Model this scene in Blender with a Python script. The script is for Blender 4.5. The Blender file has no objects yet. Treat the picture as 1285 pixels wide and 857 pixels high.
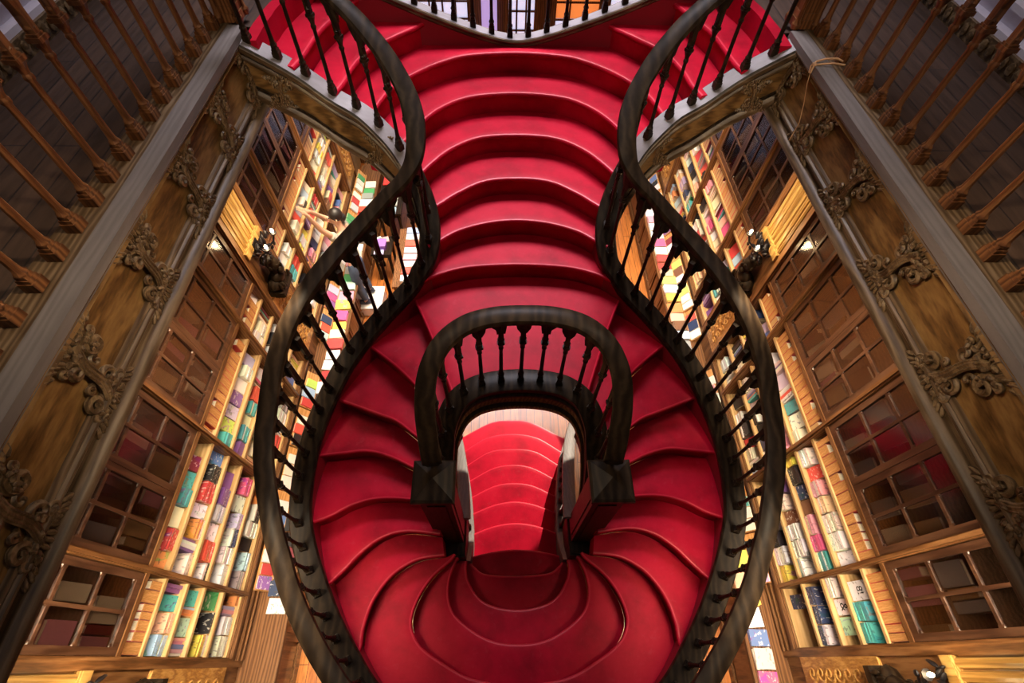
import bpy, bmesh, math, random
from mathutils import Vector, Matrix
random.seed(7)
R = random.Random(11)
EYE = 6.25                      # height of the eye above the ground floor; D = depth below the eye
CAM_X = -0.133
RISE = 0.17
scene = bpy.context.scene
COL = scene.collection

def P(x, y, D): return Vector((x, y, EYE - D))

# ------------------------------------------------------------------ mesh builder
class MB:
    def __init__(s): s.v = []; s.f = []; s.m = []
    def add(s, vs, fs, m=0):
        o = len(s.v); s.v += [tuple(v) for v in vs]
        s.f += [tuple(i + o for i in f) for f in fs]; s.m += [m] * len(fs)
    def box(s, c, d, rot=None, m=0):
        x, y, z = d[0]/2, d[1]/2, d[2]/2
        vs = [Vector(p) for p in ((-x,-y,-z),(x,-y,-z),(x,y,-z),(-x,y,-z),(-x,-y,z),(x,-y,z),(x,y,z),(-x,y,z))]
        if rot is not None: vs = [rot @ v for v in vs]
        c = Vector(c)
        s.add([v + c for v in vs], [(0,3,2,1),(4,5,6,7),(0,1,5,4),(1,2,6,5),(2,3,7,6),(3,0,4,7)], m)
    def bb(s, x0, x1, y0, y1, z0, z1, m=0):
        s.box(((x0+x1)/2,(y0+y1)/2,(z0+z1)/2), (abs(x1-x0),abs(y1-y0),abs(z1-z0)), None, m)
    def lathe(s, prof, n=10, c=(0,0,0), m=0, sq=False):
        vs = []; fs = []
        for r, z in prof:
            for k in range(n):
                a = 2*math.pi*(k+.5)/n
                vs.append((c[0]+r*math.cos(a), c[1]+r*math.sin(a), c[2]+z))
        for i in range(len(prof)-1):
            for k in range(n):
                k2 = (k+1) % n
                fs.append((i*n+k, i*n+k2, (i+1)*n+k2, (i+1)*n+k))
        fs.append(tuple(range(n))[::-1]); fs.append(tuple((len(prof)-1)*n+k for k in range(n)))
        s.add(vs, fs, m)
    def tube(s, pts, rad, n=6, m=0):
        pts = [Vector(p) for p in pts]; N = len(pts)
        if not hasattr(rad, '__len__'): rad = [rad]*N
        vs = []; fs = []; up = None
        for i in range(N):
            t = (pts[min(i+1,N-1)] - pts[max(i-1,0)]).normalized()
            if up is None:
                up = Vector((0,0,1)) if abs(t.z) < .9 else Vector((1,0,0))
            a = t.cross(up).normalized(); b = a.cross(t).normalized(); up = b
            for k in range(n):
                q = 2*math.pi*k/n
                vs.append(pts[i] + a*(rad[i]*math.cos(q)) + b*(rad[i]*math.sin(q)))
        for i in range(N-1):
            for k in range(n):
                k2 = (k+1) % n
                fs.append((i*n+k, (i+1)*n+k, (i+1)*n+k2, i*n+k2))
        fs.append(tuple(range(n))); fs.append(tuple((N-1)*n+k for k in range(n))[::-1])
        s.add(vs, fs, m)
    def sweep(s, pts, prof, m=0, caps=True):
        """profile (side to the right of travel, up) carried along pts, verticals stay vertical"""
        pts = [Vector(p) for p in pts]; N = len(pts); n = len(prof); vs = []; fs = []
        for i in range(N):
            t = pts[min(i+1,N-1)] - pts[max(i-1,0)]; t.z = 0; t.normalize()
            r = Vector((t.y, -t.x, 0))
            for a, b in prof: vs.append(pts[i] + r*a + Vector((0,0,b)))
        for i in range(N-1):
            for k in range(n):
                k2 = (k+1) % n
                fs.append((i*n+k, i*n+k2, (i+1)*n+k2, (i+1)*n+k))
        if caps: fs.append(tuple(range(n))[::-1]); fs.append(tuple((N-1)*n+k for k in range(n)))
        s.add(vs, fs, m)
    def blob(s, c, d, n=8, rings=5, rot=None, m=0):
        vs = []; fs = []; c = Vector(c)
        for i in range(rings+1):
            th = math.pi*i/rings
            for k in range(n):
                q = 2*math.pi*k/n
                v = Vector((d[0]*math.sin(th)*math.cos(q), d[1]*math.sin(th)*math.sin(q), d[2]*math.cos(th)))
                vs.append((rot @ v if rot is not None else v) + c)
        for i in range(rings):
            for k in range(n):
                k2 = (k+1) % n
                fs.append((i*n+k, (i+1)*n+k, (i+1)*n+k2, i*n+k2))
        s.add(vs, fs, m)
    def mirror(s):
        s.v = [(-x, y, z) for x, y, z in s.v]; s.f = [f[::-1] for f in s.f]; return s
    def xf(s, M): s.v = [tuple(M @ Vector(v)) for v in s.v]; return s
    def mesh(s, name, mats, smooth=35):
        me = bpy.data.meshes.new(name); me.from_pydata(s.v, [], s.f)
        if not isinstance(mats, (list, tuple)): mats = [mats]
        for mt in mats: me.materials.append(mt)
        if len(mats) > 1: me.polygons.foreach_set('material_index', s.m)
        me.validate()
        if smooth:
            me.polygons.foreach_set('use_smooth', [True]*len(me.polygons)); me.set_sharp_from_angle(angle=math.radians(smooth))
        me.update(); return me
    def build(s, name, mats, parent=None, smooth=35):
        return link(name, s.mesh(name, mats, smooth), parent)

def link(name, data, parent=None):
    o = bpy.data.objects.new(name, data); COL.objects.link(o)
    if parent is not None:
        o.parent = parent
        if parent.get('_anchor') is not None:
            o.matrix_parent_inverse = Matrix.Translation(-Vector(parent['_anchor'])); 
    return o
def tag(o, label=None, cat=None, group=None, kind=None):
    if label: o['label'] = label
    if cat: o['category'] = cat
    if group: o['group'] = group
    if kind: o['kind'] = kind
    return o
def thing(name, loc, label, cat, group=None, rotz=0, world=True):
    """Empty at the thing's base; parts built in world coordinates when world=True, local otherwise"""
    o = bpy.data.objects.new(name, None); COL.objects.link(o); o.empty_display_size = .1
    o.location = loc; o.rotation_euler = (0,0,rotz)
    if world: o['_anchor'] = tuple(loc)
    return tag(o, label, cat, group)
def structure(o): o['kind'] = 'structure'; return o
def copy_tree(o, parent=None):
    c = o.copy(); COL.objects.link(c)
    if parent is not None: c.parent = parent
    for ch in list(o.children): copy_tree(ch, c)
    return c

def catmull(pts, n):
    """n samples, uniform in arc length, through pts (tuples of any dimension)"""
    pts = [Vector(p) for p in pts]; dense = []
    for i in range(len(pts)-1):
        p1, p2 = pts[i], pts[i+1]; p0 = pts[i-1] if i else p1*2-p2; p3 = pts[i+2] if i+2 < len(pts) else p2*2-p1
        for k in range(16):
            t = k/16
            dense.append(.5*((2*p1)+(p2-p0)*t+(2*p0-5*p1+4*p2-p3)*t*t+(3*p1-p0-3*p2+p3)*t**3))
    dense.append(pts[-1].copy())
    return resample(dense, n)
def resample(pts, n):
    L = [0]
    for a, b in zip(pts, pts[1:]): L.append(L[-1]+(b-a).length)
    out = []; j = 0
    for i in range(n):
        s = L[-1]*i/(n-1)
        while j < len(L)-2 and L[j+1] < s: j += 1
        d = L[j+1]-L[j]; t = 0 if d < 1e-9 else (s-L[j])/d
        out.append(pts[j].lerp(pts[j+1], min(max(t,0),1)))
    return out
def length(pts): return sum((b-a).length for a, b in zip(pts, pts[1:]))

# ------------------------------------------------------------------ materials
def newmat(name):
    m = bpy.data.materials.new(name); m.use_nodes = True; nt = m.node_tree
    b = nt.nodes['Principled BSDF']; return m, nt, b
def N(nt, t, **kw):
    n = nt.nodes.new(t)
    for k, v in kw.items():
        if k in n.inputs: n.inputs[k].default_value = v
        else: setattr(n, k, v)
    return n
def ramp(nt, fac, stops):
    r = nt.nodes.new('ShaderNodeValToRGB'); e = r.color_ramp.elements
    while len(e) < len(stops): e.new(.5)
    for i, (p, c) in enumerate(stops): e[i].position = p; e[i].color = (*c, 1)
    nt.links.new(fac, r.inputs[0]); return r.outputs[0]
def wood(name, dark, mid, light, axis=1, scale=6, rough=.42, stretch=9, bump=.15, swirl=1.2, coat=0, spec=.28):
    m, nt, b = newmat(name)
    tc = N(nt, 'ShaderNodeTexCoord'); mp = N(nt, 'ShaderNodeMapping')
    sc = [scale]*3; sc[axis] = scale/stretch; mp.inputs['Scale'].default_value = sc
    nt.links.new(tc.outputs['Object'], mp.inputs[0])
    n1 = N(nt, 'ShaderNodeTexNoise', Scale=2.2, Detail=3.0, Distortion=swirl); nt.links.new(mp.outputs[0], n1.inputs['Vector'])
    w = N(nt, 'ShaderNodeTexWave', Scale=1.6, Distortion=9.0, Detail=3.0); w.inputs['Detail Scale'].default_value = 1.2
    nt.links.new(mp.outputs[0], w.inputs['Vector'])
    n2 = N(nt, 'ShaderNodeTexNoise', Scale=14.0, Detail=5.0); nt.links.new(mp.outputs[0], n2.inputs['Vector'])
    mx = N(nt, 'ShaderNodeMix', data_type='FLOAT'); mx.inputs[0].default_value = .45
    nt.links.new(n1.outputs[0], mx.inputs[2]); nt.links.new(w.outputs[1], mx.inputs[3])
    mx2 = N(nt, 'ShaderNodeMix', data_type='FLOAT'); mx2.inputs[0].default_value = .3
    nt.links.new(mx.outputs[0], mx2.inputs[2]); nt.links.new(n2.outputs[0], mx2.inputs[3])
    c = ramp(nt, mx2.outputs[0], [(.25, dark), (.5, mid), (.78, light)])
    nt.links.new(c, b.inputs['Base Color'])
    b.inputs['Roughness'].default_value = rough; b.inputs['Specular IOR Level'].default_value = spec
    bp = N(nt, 'ShaderNodeBump', Strength=bump, Distance=.01); nt.links.new(mx2.outputs[0], bp.inputs['Height']); nt.links.new(bp.outputs[0], b.inputs['Normal'])
    return m
def plain(name, c, rough=.5, metal=0, emit=None, es=1, noise=0, spec=.5):
    m, nt, b = newmat(name)
    b.inputs['Base Color'].default_value = (*c, 1); b.inputs['Roughness'].default_value = rough; b.inputs['Metallic'].default_value = metal
    b.inputs['Specular IOR Level'].default_value = spec
    if emit: b.inputs['Emission Color'].default_value = (*emit, 1); b.inputs['Emission Strength'].default_value = es
    if noise:
        tc = N(nt, 'ShaderNodeTexCoord'); n = N(nt, 'ShaderNodeTexNoise', Scale=9.0, Detail=4.0); nt.links.new(tc.outputs['Object'], n.inputs['Vector'])
        c2 = ramp(nt, n.outputs[0], [(.3, tuple(x*(1-noise) for x in c)), (.7, tuple(min(1, x*(1+noise)) for x in c))]); nt.links.new(c2, b.inputs['Base Color'])
    return m
def carpet_mat():
    m, nt, b = newmat('red_stair_covering')
    tc = N(nt, 'ShaderNodeTexCoord')
    n = N(nt, 'ShaderNodeTexNoise', Scale=3.5, Detail=6.0, Roughness=.65); nt.links.new(tc.outputs['Object'], n.inputs['Vector'])
    c = ramp(nt, n.outputs[0], [(.3, (.25,.0015,.012)), (.55, (.40,.002,.019)), (.8, (.46,.006,.026))])
    # pale scuffs where feet land
    n2 = N(nt, 'ShaderNodeTexNoise', Scale=18.0, Detail=8.0, Roughness=.7, Distortion=.8); nt.links.new(tc.outputs['Object'], n2.inputs['Vector'])
    f = ramp(nt, n2.outputs[0], [(.56, (0,0,0)), (.82, (.35,.35,.35))])
    mx = N(nt, 'ShaderNodeMix', data_type='RGBA'); nt.links.new(f, mx.inputs[0]); nt.links.new(c, mx.inputs[6]); mx.inputs[7].default_value = (.42,.06,.075,1)
    nt.links.new(mx.outputs[2], b.inputs['Base Color'])
    b.inputs['Roughness'].default_value = .5; b.inputs['Specular IOR Level'].default_value = .10
    n3 = N(nt, 'ShaderNodeTexNoise', Scale=45.0, Detail=4.0); nt.links.new(tc.outputs['Object'], n3.inputs['Vector'])
    bp = N(nt, 'ShaderNodeBump', Strength=.05, Distance=.01); nt.links.new(n3.outputs[0], bp.inputs['Height']); nt.links.new(bp.outputs[0], b.inputs['Normal'])
    return m
def plank_mat(name, c1, c2, gap, width, length_, rough, along_y=True):
    m, nt, b = newmat(name)
    tc = N(nt, 'ShaderNodeTexCoord'); mp = N(nt, 'ShaderNodeMapping')
    if along_y: mp.inputs['Rotation'].default_value = (0,0,math.radians(90))
    nt.links.new(tc.outputs['Object'], mp.inputs[0])
    br = N(nt, 'ShaderNodeTexBrick', offset=.37); br.inputs['Color1'].default_value = (*c1,1); br.inputs['Color2'].default_value = (*c2,1); br.inputs['Mortar'].default_value = (*gap,1)
    br.inputs['Scale'].default_value = 1; br.inputs['Brick Width'].default_value = length_; br.inputs['Row Height'].default_value = width; br.inputs['Mortar Size'].default_value = .004
    nt.links.new(mp.outputs[0], br.inputs['Vector'])
    mp2 = N(nt, 'ShaderNodeMapping'); mp2.inputs['Scale'].default_value = (14, 1.4, 1) ; nt.links.new(tc.outputs['Object'], mp2.inputs[0])
    n = N(nt, 'ShaderNodeTexNoise', Scale=2.0, Detail=5.0, Distortion=1.0); nt.links.new(mp2.outputs[0], n.inputs['Vector'])
    f = ramp(nt, n.outputs[0], [(.3, (.55,.55,.55)), (.7, (1.15,1.15,1.15))])
    mx = N(nt, 'ShaderNodeMix', data_type='RGBA', blend_type='MULTIPLY'); mx.inputs[0].default_value = 1
    nt.links.new(br.outputs[0], mx.inputs[6]); nt.links.new(f, mx.inputs[7]); nt.links.new(mx.outputs[2], b.inputs['Base Color'])
    b.inputs['Roughness'].default_value = rough
    return m
def cover_mat(name, attr=False, pattern=True):
    m, nt, b = newmat(name)
    if attr:
        a = N(nt, 'ShaderNodeVertexColor', layer_name='Col'); col = a.outputs[0]
    else:
        oi = N(nt, 'ShaderNodeObjectInfo'); col = oi.outputs['Color']
    if pattern:
        oi2 = N(nt, 'ShaderNodeObjectInfo'); tc = N(nt, 'ShaderNodeTexCoord')
        off = N(nt, 'ShaderNodeVectorMath', operation='MULTIPLY_ADD'); cb = N(nt, 'ShaderNodeCombineXYZ')
        mul = N(nt, 'ShaderNodeMath', operation='MULTIPLY'); mul.inputs[1].default_value = 37.0; nt.links.new(oi2.outputs['Random'], mul.inputs[0])
        for i in range(3): nt.links.new(mul.outputs[0], cb.inputs[i])
        sc = N(nt, 'ShaderNodeVectorMath', operation='ADD'); nt.links.new(tc.outputs['Object'], sc.inputs[0]); nt.links.new(cb.outputs[0], sc.inputs[1])
        # big soft picture shapes
        n = N(nt, 'ShaderNodeTexNoise', Scale=1.7, Detail=1.0, Distortion=1.0); nt.links.new(sc.outputs[0], n.inputs['Vector'])
        art = ramp(nt, n.outputs[0], [(.62, (0,0,0)), (.66, (.5,.5,.5))])
        # lettering-like dashes
        mp = N(nt, 'ShaderNodeMapping'); mp.inputs['Scale'].default_value = (2.6, 5.0, 2); nt.links.new(sc.outputs[0], mp.inputs[0])
        n2 = N(nt, 'ShaderNodeTexNoise', Scale=1.5, Detail=1.0); nt.links.new(mp.outputs[0], n2.inputs['Vector'])
        let = ramp(nt, n2.outputs[0], [(.61, (0,0,0)), (.64, (.5,.5,.5))])
        hsv = N(nt, 'ShaderNodeHueSaturation'); nt.links.new(col, hsv.inputs['Color']); nt.links.new(oi2.outputs['Random'], hsv.inputs['Hue']); hsv.inputs['Value'].default_value = .7; hsv.inputs['Saturation'].default_value = 1.3
        m1 = N(nt, 'ShaderNodeMix', data_type='RGBA'); nt.links.new(art, m1.inputs[0]); nt.links.new(col, m1.inputs[6]); nt.links.new(hsv.outputs[0], m1.inputs[7])
        # contrast ink: dark on light covers, pale on dark covers
        bw = N(nt, 'ShaderNodeRGBToBW'); nt.links.new(col, bw.inputs[0])
        ink = ramp(nt, bw.outputs[0], [(.28, (.85,.82,.75)), (.32, (.03,.03,.05))])
        m2 = N(nt, 'ShaderNodeMix', data_type='RGBA'); nt.links.new(let, m2.inputs[0]); nt.links.new(m1.outputs[2], m2.inputs[6]); nt.links.new(ink, m2.inputs[7])
        col = m2.outputs[2]
    nt.links.new(col, b.inputs['Base Color']); b.inputs['Roughness'].default_value = .4
    return m
def glass_mat():
    m, nt, b = newmat('cabinet_glass'); nt.nodes.remove(b)
    t = N(nt, 'ShaderNodeBsdfTransparent'); t.inputs[0].default_value = (.62,.58,.56,1)
    g = N(nt, 'ShaderNodeBsdfGlossy', Roughness=.16); g.inputs[0].default_value = (.95,.95,1,1)
    mx = N(nt, 'ShaderNodeMixShader'); mx.inputs[0].default_value = .09
    nt.links.new(t.outputs[0], mx.inputs[1]); nt.links.new(g.outputs[0], mx.inputs[2]); nt.links.new(mx.outputs[0], nt.nodes['Material Output'].inputs[0])
    return m

M = dict(
 carpet=carpet_mat(),
 walnut=wood('dark_walnut', (.008,.0045,.0025), (.016,.0095,.0055), (.034,.021,.011), rough=.42, scale=4, stretch=3, bump=.04, spec=.14),
 rail=wood('handrail_walnut', (.010,.006,.0035), (.021,.013,.0075), (.042,.027,.015), rough=.44, scale=3, stretch=3, bump=.02, spec=.14),
 fascia=wood('oak_fascia', (.045,.021,.006), (.15,.076,.022), (.26,.145,.05), rough=.45, scale=7, stretch=5, bump=.12, swirl=3.0),
 mould=wood('worn_oak_moulding', (.045,.025,.011), (.105,.064,.032), (.20,.135,.078), rough=.42, scale=7, bump=.1),
 ledge=wood('grey_worn_ledge', (.125,.108,.10), (.15,.13,.122), (.175,.152,.143), rough=.45, scale=6),
 fascia_x=wood('oak_string_panel', (.045,.021,.006), (.14,.07,.021), (.24,.13,.045), axis=0, rough=.45, scale=7, stretch=6, swirl=2.0),
 mould_x=wood('string_moulding', (.045,.025,.011), (.095,.057,.028), (.17,.115,.065), axis=0, rough=.42, scale=5, stretch=14),
 ledge_x=wood('string_capping', (.17,.15,.15), (.20,.178,.18), (.23,.205,.21), axis=0, rough=.45, scale=4, stretch=14),
 carve=wood('carved_oak', (.04,.021,.008), (.12,.072,.032), (.24,.16,.085), rough=.42, scale=12, stretch=2),
 post=wood('turned_mahogany', (.05,.016,.006), (.155,.058,.02), (.26,.115,.045), axis=2, rough=.33, scale=7),
 case=wood('bookcase_oak', (.07,.027,.009), (.17,.072,.024), (.28,.135,.055), axis=2, rough=.42, scale=7),
 door=wood('cabinet_door_wood', (.022,.009,.005), (.06,.025,.013), (.11,.052,.028), axis=2, rough=.33, scale=7, spec=.45),
 case_y=wood('bookcase_oak_lengthwise', (.07,.027,.009), (.15,.064,.022), (.23,.11,.045), axis=1, rough=.42, scale=6, stretch=12, swirl=.8),
 shelf=wood('pale_shelf', (.34,.20,.085), (.47,.30,.13), (.60,.41,.21), rough=.5, scale=4),
 honey=wood('honey_carved', (.30,.13,.03), (.50,.25,.065), (.68,.40,.14), axis=2, rough=.4, scale=9, stretch=3, bump=.5, swirl=4),
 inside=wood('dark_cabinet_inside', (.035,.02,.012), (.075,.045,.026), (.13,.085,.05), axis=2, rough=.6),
 floor=plank_mat('orange_floorboards', (.56,.20,.045), (.44,.135,.028), (.10,.03,.01), .11, 1.6, .33),
 gfloor=plank_mat('dark_gallery_boards', (.075,.042,.028), (.052,.03,.021), (.015,.01,.01), .14, 2.2, .42),
 nosing=plain('worn_highlit_nosing', (.50,.010,.032), .4, spec=.25),  # lighter red paints the bright edge highlight along with the wear
 skirt=plain('red_skirting', (.20,.003,.012), .5),
 plaster=plain('warm_plaster', (.50,.36,.20), .7, noise=.15),
 olive=plain('gallery_back_wall', (.20,.14,.07), .6, noise=.2),
 pale=plain('pale_ledge_paint', (.62,.58,.66), .4, noise=.06),
 iron=plain('black_iron', (.02,.018,.022), .4, metal=.7),
 bulb=plain('lamp_bulb', (1,.9,.7), .3, emit=(1,.78,.42), es=40),
 gilt=wood('gilded_shaft', (.16,.08,.02), (.33,.18,.05), (.5,.32,.11), axis=2, rough=.3, scale=9, stretch=20, bump=.2),
 glass=glass_mat(),
 cover=cover_mat('book_cover'), cover_plain=cover_mat('plain_cover', pattern=False), cover_attr=cover_mat('mixed_covers', attr=True, pattern=False),
 pages=plain('book_pages', (.78,.70,.55), .7, noise=.1),
 tan=wood('tan_boards', (.42,.19,.055), (.58,.29,.10), (.68,.39,.17), rough=.5, scale=9),
 ink=plain('black_ink', (.01,.01,.012), .5),
 skin=plain('skin', (.62,.37,.25), .5), hair=plain('dark_hair', (.012,.009,.008), .5), shirt=plain('grey_beige_cotton', (.42,.38,.32), .85, noise=.12),
 jeans=plain('blue_denim', (.07,.11,.19), .85, noise=.25), shoe=plain('dark_canvas', (.03,.035,.06), .6), sole=plain('white_rubber', (.75,.75,.72), .5),
 white=plain('white_paint', (.72,.72,.70), .45, noise=.08),
 redcloth=plain('red_paper', (.75,.05,.04), .5), purple=plain('purple_paper', (.36,.16,.62), .5), dark=plain('near_black', (.02,.018,.02), .4),
 twine=plain('jute_twine', (.45,.25,.12), .8),
 dayglass=plain('daylit_glass', (.8,.85,1), .2, emit=(.70,.72,1.0), es=.85),
 warmglass=plain('amber_lit_glass', (1,.5,.2), .2, emit=(1,.26,.06), es=.7),
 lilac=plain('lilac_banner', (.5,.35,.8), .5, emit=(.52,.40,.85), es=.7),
 frontwood=wood('front_door_wood', (.04,.015,.006), (.12,.05,.02), (.22,.10,.04), axis=2),
)

# ------------------------------------------------------------------ the setting
def slab(name, x0, x1, y0, y1, z0, z1, mat):
    b = MB(); b.bb(x0, x1, y0, y1, z0, z1); return structure(b.build(name, mat, smooth=0))
Y0, Y1 = -2.6, 8.5
WX = 2.96
slab('floor', -3.1, 3.1, Y0, Y1+.1, -.12, 0, M['floor'])
slab('wall_left', -3.1, -WX, Y0, Y1, 0, EYE-1.97, M['plaster'])
slab('wall_right', WX, 3.1, Y0, Y1, 0, EYE-1.97, M['plaster'])
slab('wall_back', -3.1, 3.1, Y0-.12, Y0, 0, EYE-1.97, M['plaster'])
for s, nm in ((-1,'left'), (1,'right')):
    xs = sorted((s*1.842, s*3.6)); slab('ceiling', xs[0], xs[1], Y0, Y1, EYE-1.97, EYE-1.90, M['case'])
    xs = sorted((s*1.842, s*3.6)); slab('floor', xs[0], xs[1], Y0, Y1, EYE-1.60, EYE-1.53, M['gfloor'])
    xs = sorted((s*1.705, s*1.842)); slab('floor', xs[0], xs[1], 3.47, Y1, EYE-1.60, EYE-1.53, M['gfloor'])
    # gallery back wall with skirting and pale plinths
    xs = sorted((s*3.5, s*3.6)); slab('wall_'+nm, xs[0], xs[1], Y0, Y1, EYE-1.53, EYE+1.6, M['olive'])
    b = MB(); xs = sorted((s*2.93, s*2.98)); b.bb(xs[0], xs[1], Y0, Y1, EYE-1.53, EYE-1.42)
    for i in range(0, 150):
        y = Y0 + .04 + i*.073
        if y < 6: b.blob((s*2.925, y, EYE-1.475), (.012, .03, .04), 6, 4)
    structure(b.build('baseboard_'+nm, M['carve']))
    b = MB(); xs = sorted((s*2.955, s*3.20)); b.bb(xs[0], xs[1], Y0, Y1, EYE-1.42, EYE-1.385); xs = sorted((s*3.03, s*3.30)); b.bb(xs[0], xs[1], Y0, Y1, EYE-1.385, EYE-1.30)
    xs = sorted((s*2.99, s*3.30)); b.bb(xs[0], xs[1], Y0, Y1, EYE-1.30, EYE-1.265)
    xs = sorted((s*3.2, s*3.5)); b.bb(xs[0], xs[1], Y0, Y1, EYE-1.53, EYE-1.15)
    structure(b.build('trim_1' if s < 0 else 'trim_2', M['pale'], smooth=0))

# shop front: glazed doors and windows seen beyond the far balustrade
slab('wall_front', -3.6, 3.6, Y1, Y1+.12, EYE-2.35, EYE+1.6, M['frontwood'])
def front_window(name, x0, x1, z0, z1, nx, nz, mat, top=None):
    f = MB(); y = Y1-.05
    f.bb(x0-.06, x0+.02, y-.06, y+.05, z0, z1); f.bb(x1-.02, x1+.06, y-.06, y+.05, z0, z1)
    f.bb(x0, x1, y-.06, y+.05, z0, z0+.09); f.bb(x0, x1, y-.06, y+.05, z1-.07, z1)
    for i in range(1, nx): xx = x0+(x1-x0)*i/nx; f.bb(xx-.014, xx+.014, y-.03, y+.03, z0, z1)
    for i in range(1, nz): zz = z0+(z1-z0)*i/nz; f.bb(x0, x1, y-.03, y+.03, zz-.012, zz+.012)
    o = structure(f.build(name, M['frontwood'], smooth=0))
    g = MB(); g.bb(x0, x1, y-.004, y+.004, z0, z1, 0)
    if top: g.m = [1 if i == 0 else 0 for i in range(len(g.m))]
    if top: g = MB(); g.bb(x0, x1, y-.004, y+.004, z0, top, 0); g.bb(x0, x1, y-.004, y+.004, top, z1, 1)
    g.build('glass', [M['dayglass'], M['warmglass']] if top else M['dayglass'], o, smooth=0)
zz0, zz1 = 0.0, EYE-2.35
front_window('window_1', -2.75, -1.75, .5, zz1, 3, 9, None)
front_window('window_2', -1.62, -.62, .5, zz1, 5, 14, None)
front_window('door_1', -.02, .42, .05, zz1, 3, 14, None)
front_window('window_3', .72, 1.42, .5, zz1, 3, 14, None, top=EYE-3.55)
front_window('window_4', 1.55, 2.7, .5, zz1, 3, 9, None)
b = MB()
for x0, x1 in ((-3.1,-2.8), (-1.70,-1.68), (-.56,-.07), (.48,.66), (1.47,1.50), (2.75,3.1)): b.bb(x0, x1, Y1-.03, Y1+.1, 0, zz1)
for x0, x1 in ((-2.8,-.56), (.66,2.76)): b.bb(x0, x1, Y1-.04, Y1+.08, 0, .5)
structure(b.build('wall_front', M['frontwood'], smooth=0))
b = MB(); b.bb(-.42, -.18, Y1-.16, Y1-.15, 1.6, EYE-2.5)
o = b.build('hanging_banner', M['lilac'], smooth=0); tag(o, 'plain lilac banner hanging beside the glazed front door', 'banner')

# ------------------------------------------------------------------ gallery fascias with carved acanthus clusters
def ornament_mb(h=.34, seed=0):
    """cluster in a plane: local x = outward, y = along, z = up; spans h"""
    r = random.Random(seed); b = MB()
    def spiral(cy, cz, rad, turns, dirn, start, th):
        pts = []; rr = []
        n = 22
        for i in range(n):
            t = i/(n-1); a = start + dirn*turns*2*math.pi*t; q = rad*(1-.82*t)
            pts.append((.012+.022*t, cy+q*math.cos(a), cz+q*math.sin(a))); rr.append(th*(1-.45*t)+.002)
        b.tube(pts, rr, 5)
    # diagonal strap from the lower moulding to the upper one
    pts = [(.014+.01*math.sin(t*3.1), -.05+.10*t+.015*math.sin(t*6.3), -h*.40+h*.80*t) for t in [i/14 for i in range(15)]]
    b.tube(pts, [.022-.006*math.sin(i/14*3.14) for i in range(15)], 6)
    b.tube([(p[0]+.010, p[1]+.016, p[2]) for p in pts], .008, 5); b.tube([(p[0]+.008, p[1]-.016, p[2]) for p in pts], .008, 5)
    for sgn in (-1, 1):
        cz = sgn*h*.36; cy = sgn*.035
        spiral(cy+.075, cz-sgn*.055, .046, 1.4, sgn, 1.57*sgn, .017); spiral(cy+.105, cz-sgn*.005, .03, 1.2, sgn, 1.57*sgn, .012)
        spiral(cy-.07, cz-sgn*.045, .042, 1.3, -sgn, 1.57*sgn, .016); spiral(cy-.10, cz+sgn*.0, .028, 1.2, -sgn, 1.57*sgn, .012)
        spiral(cy+.02*sgn, cz-sgn*.10, .024, 1.2, sgn, 0, .010)
        for k in range(13):
            y = cy-.15+.025*k; z = cz+sgn*(.034+.009*math.sin(k*1.3))
            rot = Matrix.Rotation(sgn*(.9-.15*k), 3, 'X')
            b.blob((.018, y, z), (.017, .012, .028+.006*r.random()), 6, 4, rot)
        for k in range(12):
            b.blob((.03, cy+r.uniform(-.10,.10), cz+r.uniform(-.03,.03)), (.013, .018, .011), 6, 4, Matrix.Rotation(r.uniform(0,3), 3, 'X'))
        for k in range(4):
            a = r.uniform(0, 6.28)
            b.blob((.04, cy+.055+.014*math.cos(a), cz-sgn*.055+.014*math.sin(a)), (.008,.010,.010), 6, 4)
    return b
FX = 1.76
fascia_prof = [(.004,-.044),(.0,-.046),(.002,-.05),(.012,-.058),(.022,-.068),(.014,-.085),(.03,-.095),(.042,-.10),(.044,-.105),(.044,-.335),
               (.026,-.34),(.022,-.35),(.026,-.358),(.014,-.366),(.012,-.376),(.018,-.384),(.034,-.392),(.036,-.42),(.014,-.428),(-.004,-.44),(-.012,-.455),(-.01,-.472),(.004,-.487),(.03,-.492),(.07,-.492),(.07,-.05)]
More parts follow.
